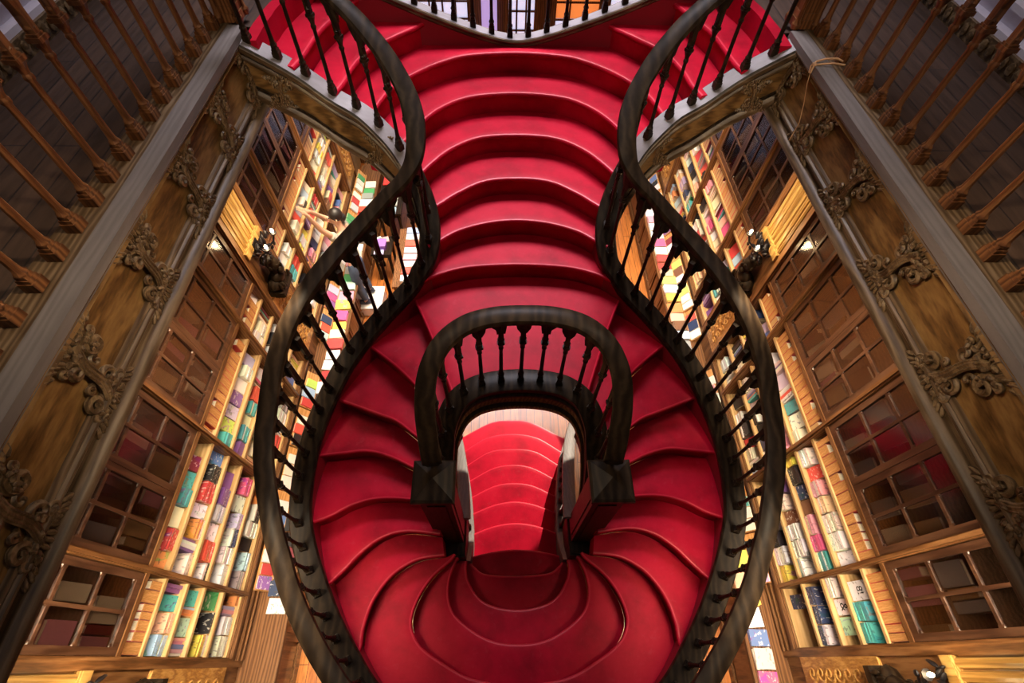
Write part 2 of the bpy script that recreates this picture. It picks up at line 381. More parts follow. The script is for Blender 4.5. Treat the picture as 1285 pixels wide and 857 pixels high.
for s, nm in ((-1,'left'), (1,'right')):
    t = thing('carved_fascia', (s*FX, 1.5, EYE-1.97), 'long oak fascia with acanthus carvings under the %s gallery balusters' % nm, 'fascia')
    # the ledge that carries the balusters, board, moulding strips
    b = MB(); xs = sorted((s*FX, s*1.865)); b.bb(xs[0], xs[1], Y0, 3.40, EYE-1.53, EYE-1.487); xs = sorted((s*(FX+.006), s*1.80)); b.bb(xs[0], xs[1], Y0, 3.39, EYE-1.545, EYE-1.53)
    b.build('ledge', M['ledge'], t, smooth=0)
    b = MB(); xs = sorted((s*1.866, s*2.03)); b.bb(xs[0], xs[1], Y0, 3.47, EYE-1.529, EYE-1.492)
    b.build('baluster_plinth', M['mould'], t, smooth=0)
    path = [Vector((s*FX, 3.36, EYE-1.487)), Vector((s*FX, 0, EYE-1.487)), Vector((s*FX, Y0, EYE-1.487))]
    sgn = 1 if s < 0 else -1
    # heading -Y: right of travel is -X, so outward is +s side
    pf = [(a, u) for a, u in fascia_prof]
    def strip(i0, i1, mat, name):
        b = MB(); q = pf[i0:i1+1] + [(.075, pf[i1][1]), (.075, pf[i0][1])]
        q = [(a*(1 if s < 0 else -1), u) for a, u in q]
        if s > 0: q = q[::-1]
        b.sweep(path, q[::-1]); b.build(name, mat, t)
    strip(0, 5, M['fascia'], 'cornice_moulding'); strip(5, 8, M['mould'], 'upper_moulding'); strip(8, 9, M['fascia'], 'panel')
    strip(9, 17, M['mould'], 'lower_moulding'); strip(17, 23, M['mould'], 'bottom_roll')
    for k, y in enumerate([3.24, 2.70, 2.14, 1.57, .99, .43, -.15, -.72]):
        ob = ornament_mb(seed=k)
        Mx = Matrix.Translation((s*(FX+.046), y, EYE-1.487-.248)) @ Matrix.Diagonal((-s, -1 if s > 0 else 1, 1, 1))
        ob.xf(Mx)
        if s*1 < 0: pass
        ob.build('acanthus_carving', M['carve'], t)

# ------------------------------------------------------------------ the staircase
def sym(half):           # half runs from the left end to the centre line x=0
    return half + [(-x, y) for x, y in half[-2::-1]]
NS = 49
Dk = [2.0+i*RISE for i in range(6)]
kc = [sym([(-1.12,3.16),(-1.06,3.3),(-1.02,3.46),(-.95,3.64),(-.78,3.86),(-.58,4.03),(-.38,4.125),(0,4.17)]),
      sym([(-.93,3.08),(-.85,3.22),(-.72,3.5),(-.57,3.69),(-.36,3.82),(0,3.87)]),
      sym([(-.78,2.98),(-.68,3.17),(-.53,3.37),(-.31,3.52),(0,3.56)]),
      sym([(-.69,2.86),(-.61,2.925),(-.47,3.06),(-.26,3.2),(0,3.235)]),
      sym([(-.69,2.65),(-.61,2.71),(-.47,2.82),(-.24,2.91),(0,2.94)]),
      sym([(-.738,2.455),(-.73,2.46),(-.58,2.54),(-.37,2.6),(0,2.625)])]
arm = [[(-.86,2.44),(-.80,2.39),(-.69,2.15),(-.62,1.98),(-.46,1.56)],
       [(-1.21,2.11),(-1.14,2.07),(-.92,1.89),(-.72,1.68),(-.555,1.44)],
       [(-1.44,1.72),(-1.37,1.70),(-1.08,1.59),(-.91,1.52),(-.74,1.39),(-.60,1.28)],
       [(-1.58,1.31),(-1.5,1.32),(-1.33,1.34),(-1.15,1.355),(-.97,1.31),(-.8,1.23),(-.60,1.13)],
       [(-1.59,.86),(-1.51,.88),(-1.4,.92),(-1.25,1.0),(-1.07,1.045),(-.85,1.04),(-.60,1.0)],
       [(-1.45,.44),(-1.38,.49),(-1.28,.59),(-1.18,.70),(-1.04,.80),(-.86,.845),(-.60,.82)],
       [(-1.20,.02),(-1.145,.08),(-1.14,.22),(-1.09,.40),(-.97,.565),(-.79,.67),(-.58,.70)]]
low = [sym([(-.52,.73),(-.55,.69),(-.69,.57),(-.79,.42),(-.83,.25),(-.755,.10),(-.57,-.02),(-.34,-.12),(0,-.16)]),
       sym([(-.50,.73),(-.53,.70),(-.575,.57),(-.578,.43),(-.52,.30),(-.36,.18),(-.19,.11),(0,.09)]),
       sym([(-.45,.73),(-.457,.66),(-.43,.56),(-.34,.435),(-.21,.365),(0,.335)]),
       sym([(-.43,.735),(-.385,.69),(-.28,.63),(0,.612)]),
       sym([(-.45,.785),(-.38,.81),(-.2,.845),(0,.86)]),
       sym([(-.46,1.02),(-.39,1.05),(-.2,1.115),(0,1.14)]),
       sym([(-.48,1.26),(-.41,1.29),(-.2,1.37),(0,1.40)]),
       sym([(-.51,1.48),(-.44,1.51),(-.21,1.62),(0,1.65)]),
       sym([(-.55,1.71),(-.48,1.745),(-.23,1.88),(0,1.92)]),
       sym([(-.61,1.95),(-.53,1.99),(-.28,2.145),(0,2.18)]),
       sym([(-.69,2.18),(-.6,2.22),(-.32,2.395),(0,2.45)]),
       sym([(-.80,2.41),(-.66,2.47),(-.27,2.68),(0,2.71)])]
side = [[(-1.73,3.28),(-1.73,3.49),(-1.72,3.62),(-1.71,3.76),(-1.66,4.0),(-1.57,4.30)],
        [(-1.50,3.26),(-1.47,3.39),(-1.43,3.73),(-1.36,3.97),(-1.22,4.30)],
        [(-1.27,3.24),(-1.23,3.40),(-1.205,3.59),(-1.12,3.84),(-.96,4.04),(-.80,4.21),(-.73,4.30)]]
string_in = [(-1.80,3.37,1.50),(-1.47,3.35,1.70),(-1.24,3.31,1.86),(-1.06,3.26,2.0),(-.90,3.18,2.12),(-.78,3.10,2.25),(-.70,3.01,2.38),(-.63,2.88,2.53),(-.605,2.74,2.66),(-.64,2.57,2.79),(-.73,2.45,2.88),
    (-.81,2.385,2.97),(-.97,2.24,3.06),(-1.14,2.07,3.16),(-1.27,1.89,3.24),(-1.37,1.70,3.33),(-1.45,1.51,3.42),(-1.50,1.32,3.50),(-1.525,1.10,3.59),(-1.515,.88,3.67),(-1.46,.68,3.76),(-1.38,.49,3.84),(-1.27,.28,3.92),(-1.14,.08,4.0),(-.98,-.12,4.06),(-.75,-.32,4.12),(-.42,-.47,4.15),(0,-.53,4.16)]
inner_str = [(-.55,1.0,3.60),(-.56,1.14,3.46),(-.555,1.26,3.32),(-.53,1.38,3.16),(-.45,1.50,3.02),(-.33,1.575,2.955),(-.18,1.613,2.935),(0,1.625,2.93)]
inner_str_full = inner_str + [(-x,y,d) for x,y,d in inner_str[-2::-1]]

stair = thing('staircase', (0, 2.7, 0), 'grand forked staircase with red covered curving steps and dark carved strings', 'staircase')
nose = [(0,0),(.010,-.003),(.017,-.011),(.019,-.021),(.015,-.031),(.004,-.036),(-.012,-.043)]
def step(front, back, Dtop, drop=RISE, name='step', under=.05, mir=False):
    """tread between two plan curves (front = lower side), rounded nosing, riser, closed below"""
    b = MB(); n = len(front); z = EYE-Dtop
    f = [Vector((p[0],p[1])) for p in front]; k = [Vector((p[0],p[1])) for p in back]
    rows = 6
    vs = []; fs = []
    for j in range(rows+1):
        t = j/rows
        for i in range(n):
            q = k[i].lerp(f[i], t); vs.append((q.x, q.y, z))
    # outward normals of the front curve
    nr = []
    for i in range(n):
        t = (f[min(i+1,n-1)]-f[max(i-1,0)]).normalized(); a = Vector((t.y,-t.x))
        nr.append(a)
    dirn = sum(((f[i]-k[i]).dot(nr[i]) for i in range(n)))
    if dirn < 0: nr = [-a for a in nr]
    prof = nose[1:] + [(-.012, -drop-under)]
    for a, u in prof:
        for i in range(n): q = f[i]+nr[i]*a; vs.append((q.x, q.y, z+u))
    for i in range(n): vs.append((k[i].x, k[i].y, z-drop-under))
    tot = rows+1+len(prof)+1
    ms = []
    for j in range(tot-1):
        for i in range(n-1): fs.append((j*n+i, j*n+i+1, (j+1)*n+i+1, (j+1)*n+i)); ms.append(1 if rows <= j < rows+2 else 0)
    j = tot-1
    for i in range(n-1): fs.append((j*n+i, j*n+i+1, i+1, i))
    fs.append(tuple(j_*n for j_ in range(tot))); fs.append(tuple(j_*n+n-1 for j_ in range(tot))[::-1])
    if dirn > 0: fs = [q[::-1] for q in fs]
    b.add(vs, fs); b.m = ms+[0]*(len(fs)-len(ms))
    if mir: b.mirror()
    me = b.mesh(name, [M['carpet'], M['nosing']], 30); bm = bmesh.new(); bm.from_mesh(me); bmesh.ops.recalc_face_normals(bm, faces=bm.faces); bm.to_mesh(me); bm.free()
    return link(name, me, stair)
def cv(c, n=NS): return catmull(c, n)
def mirr(c): return [(-x, y) for x, y in c]
def joinpath(*cs, n=NS*2):
    pts = [Vector(p) for c in cs for p in c]; return resample(pts, n)
# side flights down from each gallery
for mir in (False, True):
    step(cv(side[1]), cv(side[0]), 1.67, mir=mir); step(cv(side[2]), cv(side[1]), 1.83, mir=mir)
    b = MB()  # first riser under the gallery edge
    c = cv(side[0], 25)
    b.sweep([(p.x, p.y, EYE-1.525) for p in c], [(0,-.17),(0,-.03),(-.02,-.012),(-.02,0),(.06,0),(.06,-.17)])
    if mir: b.mirror()
    b.build('riser', M['carpet'], stair)
# top landing
backL = [Vector((-.73,4.30)), Vector((.73,4.30))]
s3 = cv(side[2], 40)
back = resample(s3 + [Vector((x,4.30)) for x in (-.4,0,.4)] + [Vector((-p.x,p.y)) for p in s3[::-1]], 97)
step(cv(kc[0], 97), back, 2.0, name='landing')
for i in range(1, 6): step(cv(kc[i]), cv(kc[i-1]), Dk[i])
# dividing landing
A = cv(arm[0], 40); U = [Vector((x,y)) for x,y,_ in inner_str_full[5:-5]]
front = resample(A + U + [Vector((-p.x,p.y)) for p in A[::-1]], 97)
step(front, resample(cv(kc[5]), 97), 3.02, name='landing')
for i in range(1, 7):
    for mir in (False, True): step(cv(arm[i]), cv(arm[i-1]), 3.02+i*RISE, mir=mir)
# lower landing: between the last arm nosings, the outer string, and the first full arc
a7 = cv(arm[6], 40)[::-1]
outer = [Vector((x,y)) for x,y,_ in string_in[23:]]
outer = outer + [Vector((-p.x,p.y)) for p in outer[-2::-1]]
back = resample(a7 + outer[1:-1] + [Vector((-p.x,p.y)) for p in a7[::-1]], 145)
step(cv(low[0],145), back, 4.21, name='landing')
for i in range(1, len(low)): step(cv(low[i], 65), cv(low[i-1], 65), 4.21+i*RISE, under=.05 if i < 11 else -.002)

# strings
sprof = [(0,-.38),(0,-.07),(-.010,-.055),(-.014,-.02),(-.004,0),(.134,0),(.146,-.016),(.146,-.04),(.132,-.06),(.128,-.075),(.136,-.085),(.136,-.10),(.122,-.115),(.120,-.12),(.120,-.265),(.130,-.27),(.130,-.29),(.122,-.30),(.126,-.31),(.142,-.325),(.146,-.35),(.136,-.375),(.12,-.38)]
string_in = [p if i < 3 else (p[0],p[1],p[2]-.055) for i, p in enumerate(string_in)]
sp = catmull(string_in, 150)
S3 = [P(*p) for p in sp]
def half_string(mir):
    b = MB(); b.sweep(S3, sprof)
    if mir: b.mirror()
    b.build('outer_string', M['walnut'], stair)
    b = MB(); b.sweep(S3, [(-.003,-.37),(-.003,-.075),(.01,-.075),(.01,-.37)])
    if mir: b.mirror()
    b.build('red_skirting', M['skirt'], stair)
    # oak panel strip on the visible side face, with its carving
    sec = [p for p in S3 if p.x < -.74 and p.y > 3.0]
    b = MB(); b.sweep(sec, [(.121,-.27),(.121,-.12),(.1245,-.12),(.1245,-.27)])
    if mir: b.mirror()
    b.build('side_panel', M['fascia_x'], stair)
    b = MB(); b.sweep(sec, [(.126,-.068),(.140,-.084),(.140,-.10),(.126,-.11)]); b.sweep(sec, [(.124,-.302),(.128,-.31),(.1445,-.325),(.1485,-.35),(.138,-.378),(.122,-.378)])
    b.sweep(sec, [(-.006,.002),(.132,.002),(.130,-.004),(-.004,-.004)], 1)
    b.sweep(sec, [(.130,.0),(.148,-.016),(.1485,-.042),(.134,-.062),(.130,-.062)])
    if mir: b.mirror()
    b.build('moulding', [M['mould_x'], M['ledge_x']], stair)
    for x, seed in ((-1.62, 21), (-1.02, 22)):
        q = min(S3, key=lambda p: abs(p.x-x) if p.y > 3.0 else 9)
        ob = ornament_mb(.34, seed); ob.xf(Matrix.Scale(.62, 4))
        # local x outward -> -Y ; local y along -> X
        Mx = Matrix(((0,1,0,q.x),(-1,0,0,q.y-.125),(0,0,1,q.z-.212),(0,0,0,1)))
        ob.xf(Mx)
        if mir: ob.mirror()
        ob.build('acanthus_carving', M['carve'], stair)
for mir in (False, True): half_string(mir)
ip = catmull(inner_str_full, 90); I3 = [P(*p) for p in ip]
b = MB(); w = .07
b.sweep(I3, [(-w,-.05),(-w-.012,-.035),(-w-.012,-.008),(-w,0),(w,0),(w+.012,-.008),(w+.012,-.035),(w,-.05),(w-.006,-.10),(w+.006,-.115),(w+.006,-.13),(w-.01,-.145),(w-.012,-.23),(w,-.245),(w+.014,-.27),(w+.012,-.30),(w-.02,-.315),(-w,-.315)])
b.build('inner_string', M['walnut'], stair)
b = MB(); b.sweep(I3, [(w-.011,-.15),(w-.008,-.15),(w-.008,-.225),(w-.011,-.225)]); b.sweep(I3, [(w-.002,-.248),(w+.016,-.27),(w+.014,-.30),(w-.004,-.30)])
b.build('moulding', M['fascia'], stair)
# deep side cheeks of the opening: from inner string down to the arms' underside
for mir in (False, True):
    b = MB(); c = [p for p in I3 if p.x < -.47]
    b.sweep(c, [(-.05,-.10),(.05,-.29),(.05,-.50),(-.05,-.50)])
    if mir: b.mirror()
    b.build('cheek', M['walnut'], stair)
# lower flight strings
low_str = [(-.455,.74,4.60),(-.445,.9,4.80),(-.45,1.05,4.97),(-.475,1.29,5.14),(-.505,1.51,5.30),(-.545,1.74,5.46),(-.60,1.99,5.63),(-.675,2.22,5.80),(-.76,2.44,5.95),(-.82,2.56,6.02)]
L3 = [P(*p) for p in catmull(low_str, 50)]
for mir in (False, True):
    b = MB(); b.sweep(L3, [(-.045,-.32),(-.045,-.01),(-.035,0),(.035,0),(.045,-.01),(.045,-.32)])
    # heading +Y: left side faces -X; keep symmetric profile
    if mir: b.mirror()
    b.build('lower_string', M['ledge'], stair)  # paler than the other strings: reflected daylight put into the colour
# far string behind the top landing
def far_top(x): x = abs(x); return 1.95 - .355*min(x,.05)**1.2*0 - (0.02+.30*(x-.0))*min(1,x/.3)*(x>0) if x < .3 else 1.95-.02-.30*.3-(x-.3)*.385
far_pts = []
for i in range(61):
    x = -1.6 + 3.2*i/60; ax = abs(x)
    D = 1.955 - .30*(math.sqrt(ax*ax+.16**2)-.16) - .06*ax*ax
    far_pts.append(P(x, 4.27, D))
b = MB(); b.sweep(far_pts, [(0,-.03),(0.01,-.04),(.012,-.36),(-.08,-.36),(-.08,-.03)]); 
b.build('far_string', M['walnut'], stair)
b = MB(); b.sweep(far_pts, [(.03,0),(.036,-.012),(.03,-.026),(.018,-.036),(.020,-.05),(.012,-.06),(-.10,-.06),(-.11,-.02),(-.10,0)]); b.build('moulding', M['mould_x'], stair)
b = MB(); b.sweep(far_pts, [(.018,.003),(-.088,.003),(-.088,-.003),(.018,-.003)]); b.build('capping', M['ledge_x'], stair)
b = MB(); b.sweep(far_pts, [(.012,-.06),(.015,-.06),(.015,-.36),(.012,-.36)]); b.build('red_skirting', M['skirt'], stair)

# ------------------------------------------------------------------ balustrades
def baluster_mb(h, r=.015, base=.052, sq=True):
    b = MB()
    # stepped square foot
    for q, z0, z1 in ((base*1.0, 0, .045), (base*.84, .045, .062), (base*.68, .062, .078)):
        b.box((0,0,(z0+z1)/2), (q, q, z1-z0))
    t = h-.075
    b.lathe([(r*1.5,.076),(r*1.7,.086),(r*1.15,.10),(r*1.05,.13),(r,.3*h),(r*.92,.7*h),(r*.85,t-.02),(r*1.25,t-.008),(r*1.25,t+.002),(r*.95,t+.01)], 8)
    # bell capital
    b.lathe([(r*.95,t+.008),(r*1.15,t+.025),(r*1.8,t+.05),(r*2.0,t+.055)], 8)
    b.box((0,0,t+.062), (base*.92, base*.92, .018)); b.box((0,0,h), (base*.7, base*.7, .012))
    return b
balmesh = {}
def get_bal(h, kind):
    key = (round(h, 2), kind)
    if key not in balmesh:
        r, base, mat = {'stair':(.0135,.045,'walnut'), 'gallery':(.0165,.062,'post'), 'low':(.014,.045,'walnut')}[kind]
        balmesh[key] = baluster_mb(round(h,2), r, base).mesh('baluster', M[mat])
    return balmesh[key]
rprof = [(-.038,-.055),(-.044,-.035),(-.058,-.028),(-.062,-.008),(-.056,.012),(-.036,.024),(0,.028),(.036,.024),(.056,.012),(.062,-.008),(.058,-.028),(.044,-.035),(.038,-.055)]
def balustrade(t, base3, rail3, spacing, kind, start=.5, frac=.70, thick=.026, railmat='rail', arcmat='walnut', skip_first=0, ogee=False, endskip=0):
    """base3 / rail3: dense lists of Vectors (string top centre, rail centre)"""
    b = MB(); b.sweep(rail3, rprof); b.build('handrail', M[railmat], t)
    L = [0]
    for a, c in zip(base3, base3[1:]): L.append(L[-1]+math.hypot(c.x-a.x, c.y-a.y))
    n = max(1, int(round((L[-1])/spacing))); posts = []
    def at(s):
        for i in range(len(L)-1):
            if L[i+1] >= s: 
                q = (s-L[i])/max(1e-9, L[i+1]-L[i]); return base3[i].lerp(base3[i+1], q), (base3[i+1]-base3[i])
        return base3[-1], base3[-1]-base3[-2]
    def rail_q(p): return min(rail3, key=lambda v: (v.x-p.x)**2+(v.y-p.y)**2)
    def rail_z(p): return rail_q(p).z
    S = [spacing*(i+start) for i in range(n) if spacing*(i+start) < L[-1]]
    S = S[skip_first:len(S)-endskip]
    info = []
    for s in S:
        p, d = at(s); top = rail_z(p)-.05; h = (top-p.z)*frac
        o = link('baluster', get_bal(h, kind), None); o.parent = t
        o.location = p - Vector(t.location); o.rotation_euler = (0,0,math.atan2(d.y, d.x))
        info.append((s, h))
    # pointed trefoil arcade under the rail
    b = MB()
    for (s0, h0), (s1, h1) in zip(info, info[1:]):
        m = 12; vs = []; fs = []
        for i in range(m+1):
            t_ = i/m; p, d = at(s0+(s1-s0)*t_); rz = rail_z(p)-.045; hz = p.z + (h0+(h1-h0)*t_)
            u = abs(2*t_-1)
            if ogee: y = (1-u**1.6)*.93
            else: y = math.sqrt(max(0,1-u**2))*.82 - .22*math.exp(-((u-.62)/.12)**2) + .10*math.exp(-(u/.16)**2)
            y = max(0, y) if .03 < t_ < .97 else 0
            zb = hz + (rz-hz)*y
            dd = Vector((d.x, d.y, 0)).normalized(); rt = Vector((dd.y,-dd.x,0))*(thick/2)
            for sg in (-1, 1):
                rq = rail_q(p); off = Vector((rq.x-p.x, rq.y-p.y, 0))
                if off.length > .15: off *= 0
                vs.append(p + off*y*.9 + rt*sg + Vector((0,0,zb-p.z))); vs.append(p + off + rt*sg*1.8 + Vector((0,0,rz+.012-p.z)))
        for i in range(m):
            a = i*4; c = a+4
            fs += [(a,c,c+1,a+1), (a+2,a+3,c+3,c+2), (a,a+2,c+2,c)]
        b.add(vs, fs)
    # blocks where arches spring
    for s, h in info:
        p, d = at(s); rz = rail_z(p)-.05; a = math.atan2(d.y, d.x)
        b.box((p.x, p.y, (p.z+h+rz)/2), (.03, thick*1.25, max(.01, rz-p.z-h)), Matrix.Rotation(a, 3, 'Z'))
        b.blob((p.x, p.y, p.z+h+.02), (.023,.023,.016), 7, 4)
    b.build('arcade', M[arcmat], t)
    return info
strc = []      # string centre line
for i, q in enumerate(S3):
    tt = S3[min(i+1,len(S3)-1)]-S3[max(i-1,0)]; tt.z = 0; tt.normalize(); strc.append(q + Vector((tt.y,-tt.x,0))*.066)
rail_ctrl = [(-1.72,3.31,.76),(-1.42,3.27,.97),(-1.06,3.17,1.25),(-.88,3.08,1.41),(-.76,2.98,1.55),(-.685,2.87,1.67),(-.655,2.74,1.78),(-.675,2.62,1.89),(-.75,2.55,1.99),(-.87,2.50,2.09),(-1.01,2.42,2.20),(-1.14,2.30,2.28),(-1.24,2.175,2.33),(-1.33,2.05,2.38),(-1.41,1.93,2.44),(-1.48,1.80,2.51),(-1.54,1.66,2.60),(-1.58,1.52,2.69),(-1.605,1.36,2.79),(-1.615,1.22,2.86),(-1.61,1.08,2.92),(-1.585,.94,2.98),(-1.55,.80,3.04),(-1.51,.66,3.10),(-1.46,.525,3.17),(-1.41,.39,3.24),(-1.35,.27,3.30),(-1.26,.125,3.36),(-1.168,.0,3.41),(-.99,-.20,3.46),(-.78,-.38,3.49),(-.45,-.55,3.51),(0,-.61,3.52)]
rail3 = [P(*p) for p in catmull(rail_ctrl, 170)]
for mir, nm in ((False,'left'), (True,'right')):
    t = thing('stair_balustrade', (0,0,EYE-2.5), 'S-shaped dark balustrade sweeping round the outside of the %s stair arm' % nm, 'balustrade')
    f = (lambda L: [Vector((-p.x,p.y,p.z)) for p in L][::-1]) if mir else (lambda L: L)
    n = len(strc)
    balustrade(t, f(strc), f(rail3), .153, 'stair')
# rear balustrade half joins at x=0 below the camera; both halves meet there

# newel posts at the gallery corners
def corner_post(t, x, y, D0, h, w, mat):
    b = MB(); z = EYE-D0
    for q, z0, z1 in ((w*1.25,0,.05),(w*1.12,.05,.09),(w,.09,h),(w*1.2,h,h+.04),(w*1.35,h+.04,h+.07)): b.box((x,y,z+(z0+z1)/2), (q,q,z1-z0))
    for sx, sy in ((1,1),(1,-1),(-1,1),(-1,-1)):
        b.lathe([(.024,.0),(.03,.03),(.018,.05),(.014,.10),(.014,h-.1),(.026,h-.03),(.02,h)], 8, (x+sx*w*.56, y+sy*w*.56, z))
    return b.build('newel_post', M[mat], t)
# gallery balustrades
for s, nm in ((-1,'left'), (1,'right')):
    t = thing('gallery_balustrade', (s*1.94, 1.5, EYE-1.492), 'mahogany baluster row with pointed arches along the %s gallery edge' % nm, 'balustrade')
    base = [Vector((s*1.94, 3.44-.02*i, EYE-1.492)) for i in range(250)]
    rl = [v + Vector((0,0,.86)) for v in base]
    balustrade(t, base, rl, .1625, 'gallery', start=.5, frac=.685, thick=.03, railmat='post', arcmat='post', ogee=True)
    corner_post(t, s*1.86, 3.50, 1.49, .95, .11, 'post')
# inner balustrade round the opening, with its two newels
t = thing('inner_balustrade', (0, 1.2, EYE-3.6), 'U-shaped dark balustrade with square newels around the central stair opening', 'balustrade')
ir = [(-.560,1.02,2.90),(-.572,1.12,2.72),(-.575,1.24,2.54),(-.55,1.37,2.39),(-.47,1.49,2.28),(-.34,1.575,2.215),(-.18,1.615,2.19),(0,1.625,2.185)]
ir = ir + [(-x,y,d) for x,y,d in ir[-2::-1]]
ir3 = [P(*p) for p in catmull(ir, 90)]
balustrade(t, I3, ir3, length([Vector((p.x,p.y,0)) for p in I3])/15.0, 'stair', start=.5, endskip=0)
def newel(x, y):
    b = MB()
    zb, zt = EYE-4.62, EYE-3.07
    b.box((x,y,(zb+zt)/2), (.20,.20,zt-zb))
    b.bb(x-.115,x+.115,.735,y+.10,EYE-4.8,EYE-4.40); b.bb(x-.105,x+.105,.75,y+.09,EYE-4.40,EYE-4.385); b.box((x,y,zb+.10), (.235,.235,.20)); b.box((x,y,zb+.215), (.222,.222,.03))
    for dx, dy, w_, d_ in ((0,-.101,.12,.012),(.101,0,.012,.12),(-.101,0,.012,.12),(0,.101,.12,.012)):
        b.box((x+dx,y+dy,(zb+zt)/2+.08), (w_,d_,zt-zb-.45))
    b.box((x,y,zt-.02), (.225,.225,.04)); b.box((x,y,zt+.01), (.25,.25,.03))
    o = b.build('newel_post', M['walnut'], t)
    c = MB(); c.box((x,y,zt+.035), (.272,.272,.03)); 
    c.add([(x-.136,y-.136,zt+.05),(x+.136,y-.136,zt+.05),(x+.136,y+.136,zt+.05),(x-.136,y+.136,zt+.05),(x-.12,y-.12,zt+.065),(x+.12,y-.12,zt+.065),(x+.12,y+.12,zt+.065),(x-.12,y+.12,zt+.065),(x,y,zt+.12)],
          [(0,1,5,4),(1,2,6,5),(2,3,7,6),(3,0,4,7),(4,5,8),(5,6,8),(6,7,8),(7,4,8)])
    c.build('cap', M['rail'], o, smooth=0)
newel(-.557, .945); newel(.557, .94)
# lower flight balustrades
for mir, nm in ((False,'left'), (True,'right')):
    t = thing('lower_balustrade', ((.7 if mir else -.7), 2.0, 0), 'sunlit pale-topped balustrade on the %s of the lower flight' % nm, 'balustrade')
    lr = [Vector((p.x-.012, p.y, p.z+.66)) for p in L3 if p.y > .99]
    f = (lambda L: [Vector((-p.x,p.y,p.z)) for p in L]) if mir else (lambda L: L)
    balustrade(t, f([p for p in L3 if p.y > .99]), f(lr), .15, 'low', railmat='ledge', start=.6)  # pale rail colour carries the daylight reflected off its top
# far balustrade above the entrance well
t = thing('landing_balustrade', (0, 4.3, EYE-2.0), 'dark balustrade on the dipping pale ledge beyond the top landing', 'balustrade')
fb = [p + Vector((0,.035,0)) for p in far_pts]
fr = [p + Vector((0,.035,.85)) for p in far_pts]
balustrade(t, fb, fr, .150, 'stair', start=.32)

# twine knotted round the third right-hand baluster
b = MB()
b.tube([(1.93,2.98,EYE-1.47),(1.90,3.00,EYE-1.462),(1.84,3.02,EYE-1.475),(1.78,3.00,EYE-1.48),(1.755,2.99,EYE-1.50),(1.75,2.965,EYE-1.53)], .006, 6)
b.tube([(1.92,2.93,EYE-1.465),(1.86,2.96,EYE-1.470),(1.80,2.965,EYE-1.478),(1.757,2.965,EYE-1.485),(1.745,2.945,EYE-1.52)], .006, 6)
b.blob((1.762,2.975,EYE-1.485), (.014,.02,.012), 8, 5)
b.tube([(1.752,2.97,EYE-1.50),(1.756,2.94,EYE-1.58),(1.77,2.89,EYE-1.68),(1.775,2.84,EYE-1.78),(1.745,2.80,EYE-1.88)], .0025, 5)
b.build('twine', M['twine']); tag(bpy.data.objects['twine'], 'jute twine knotted around a baluster foot on the right gallery ledge', 'twine')

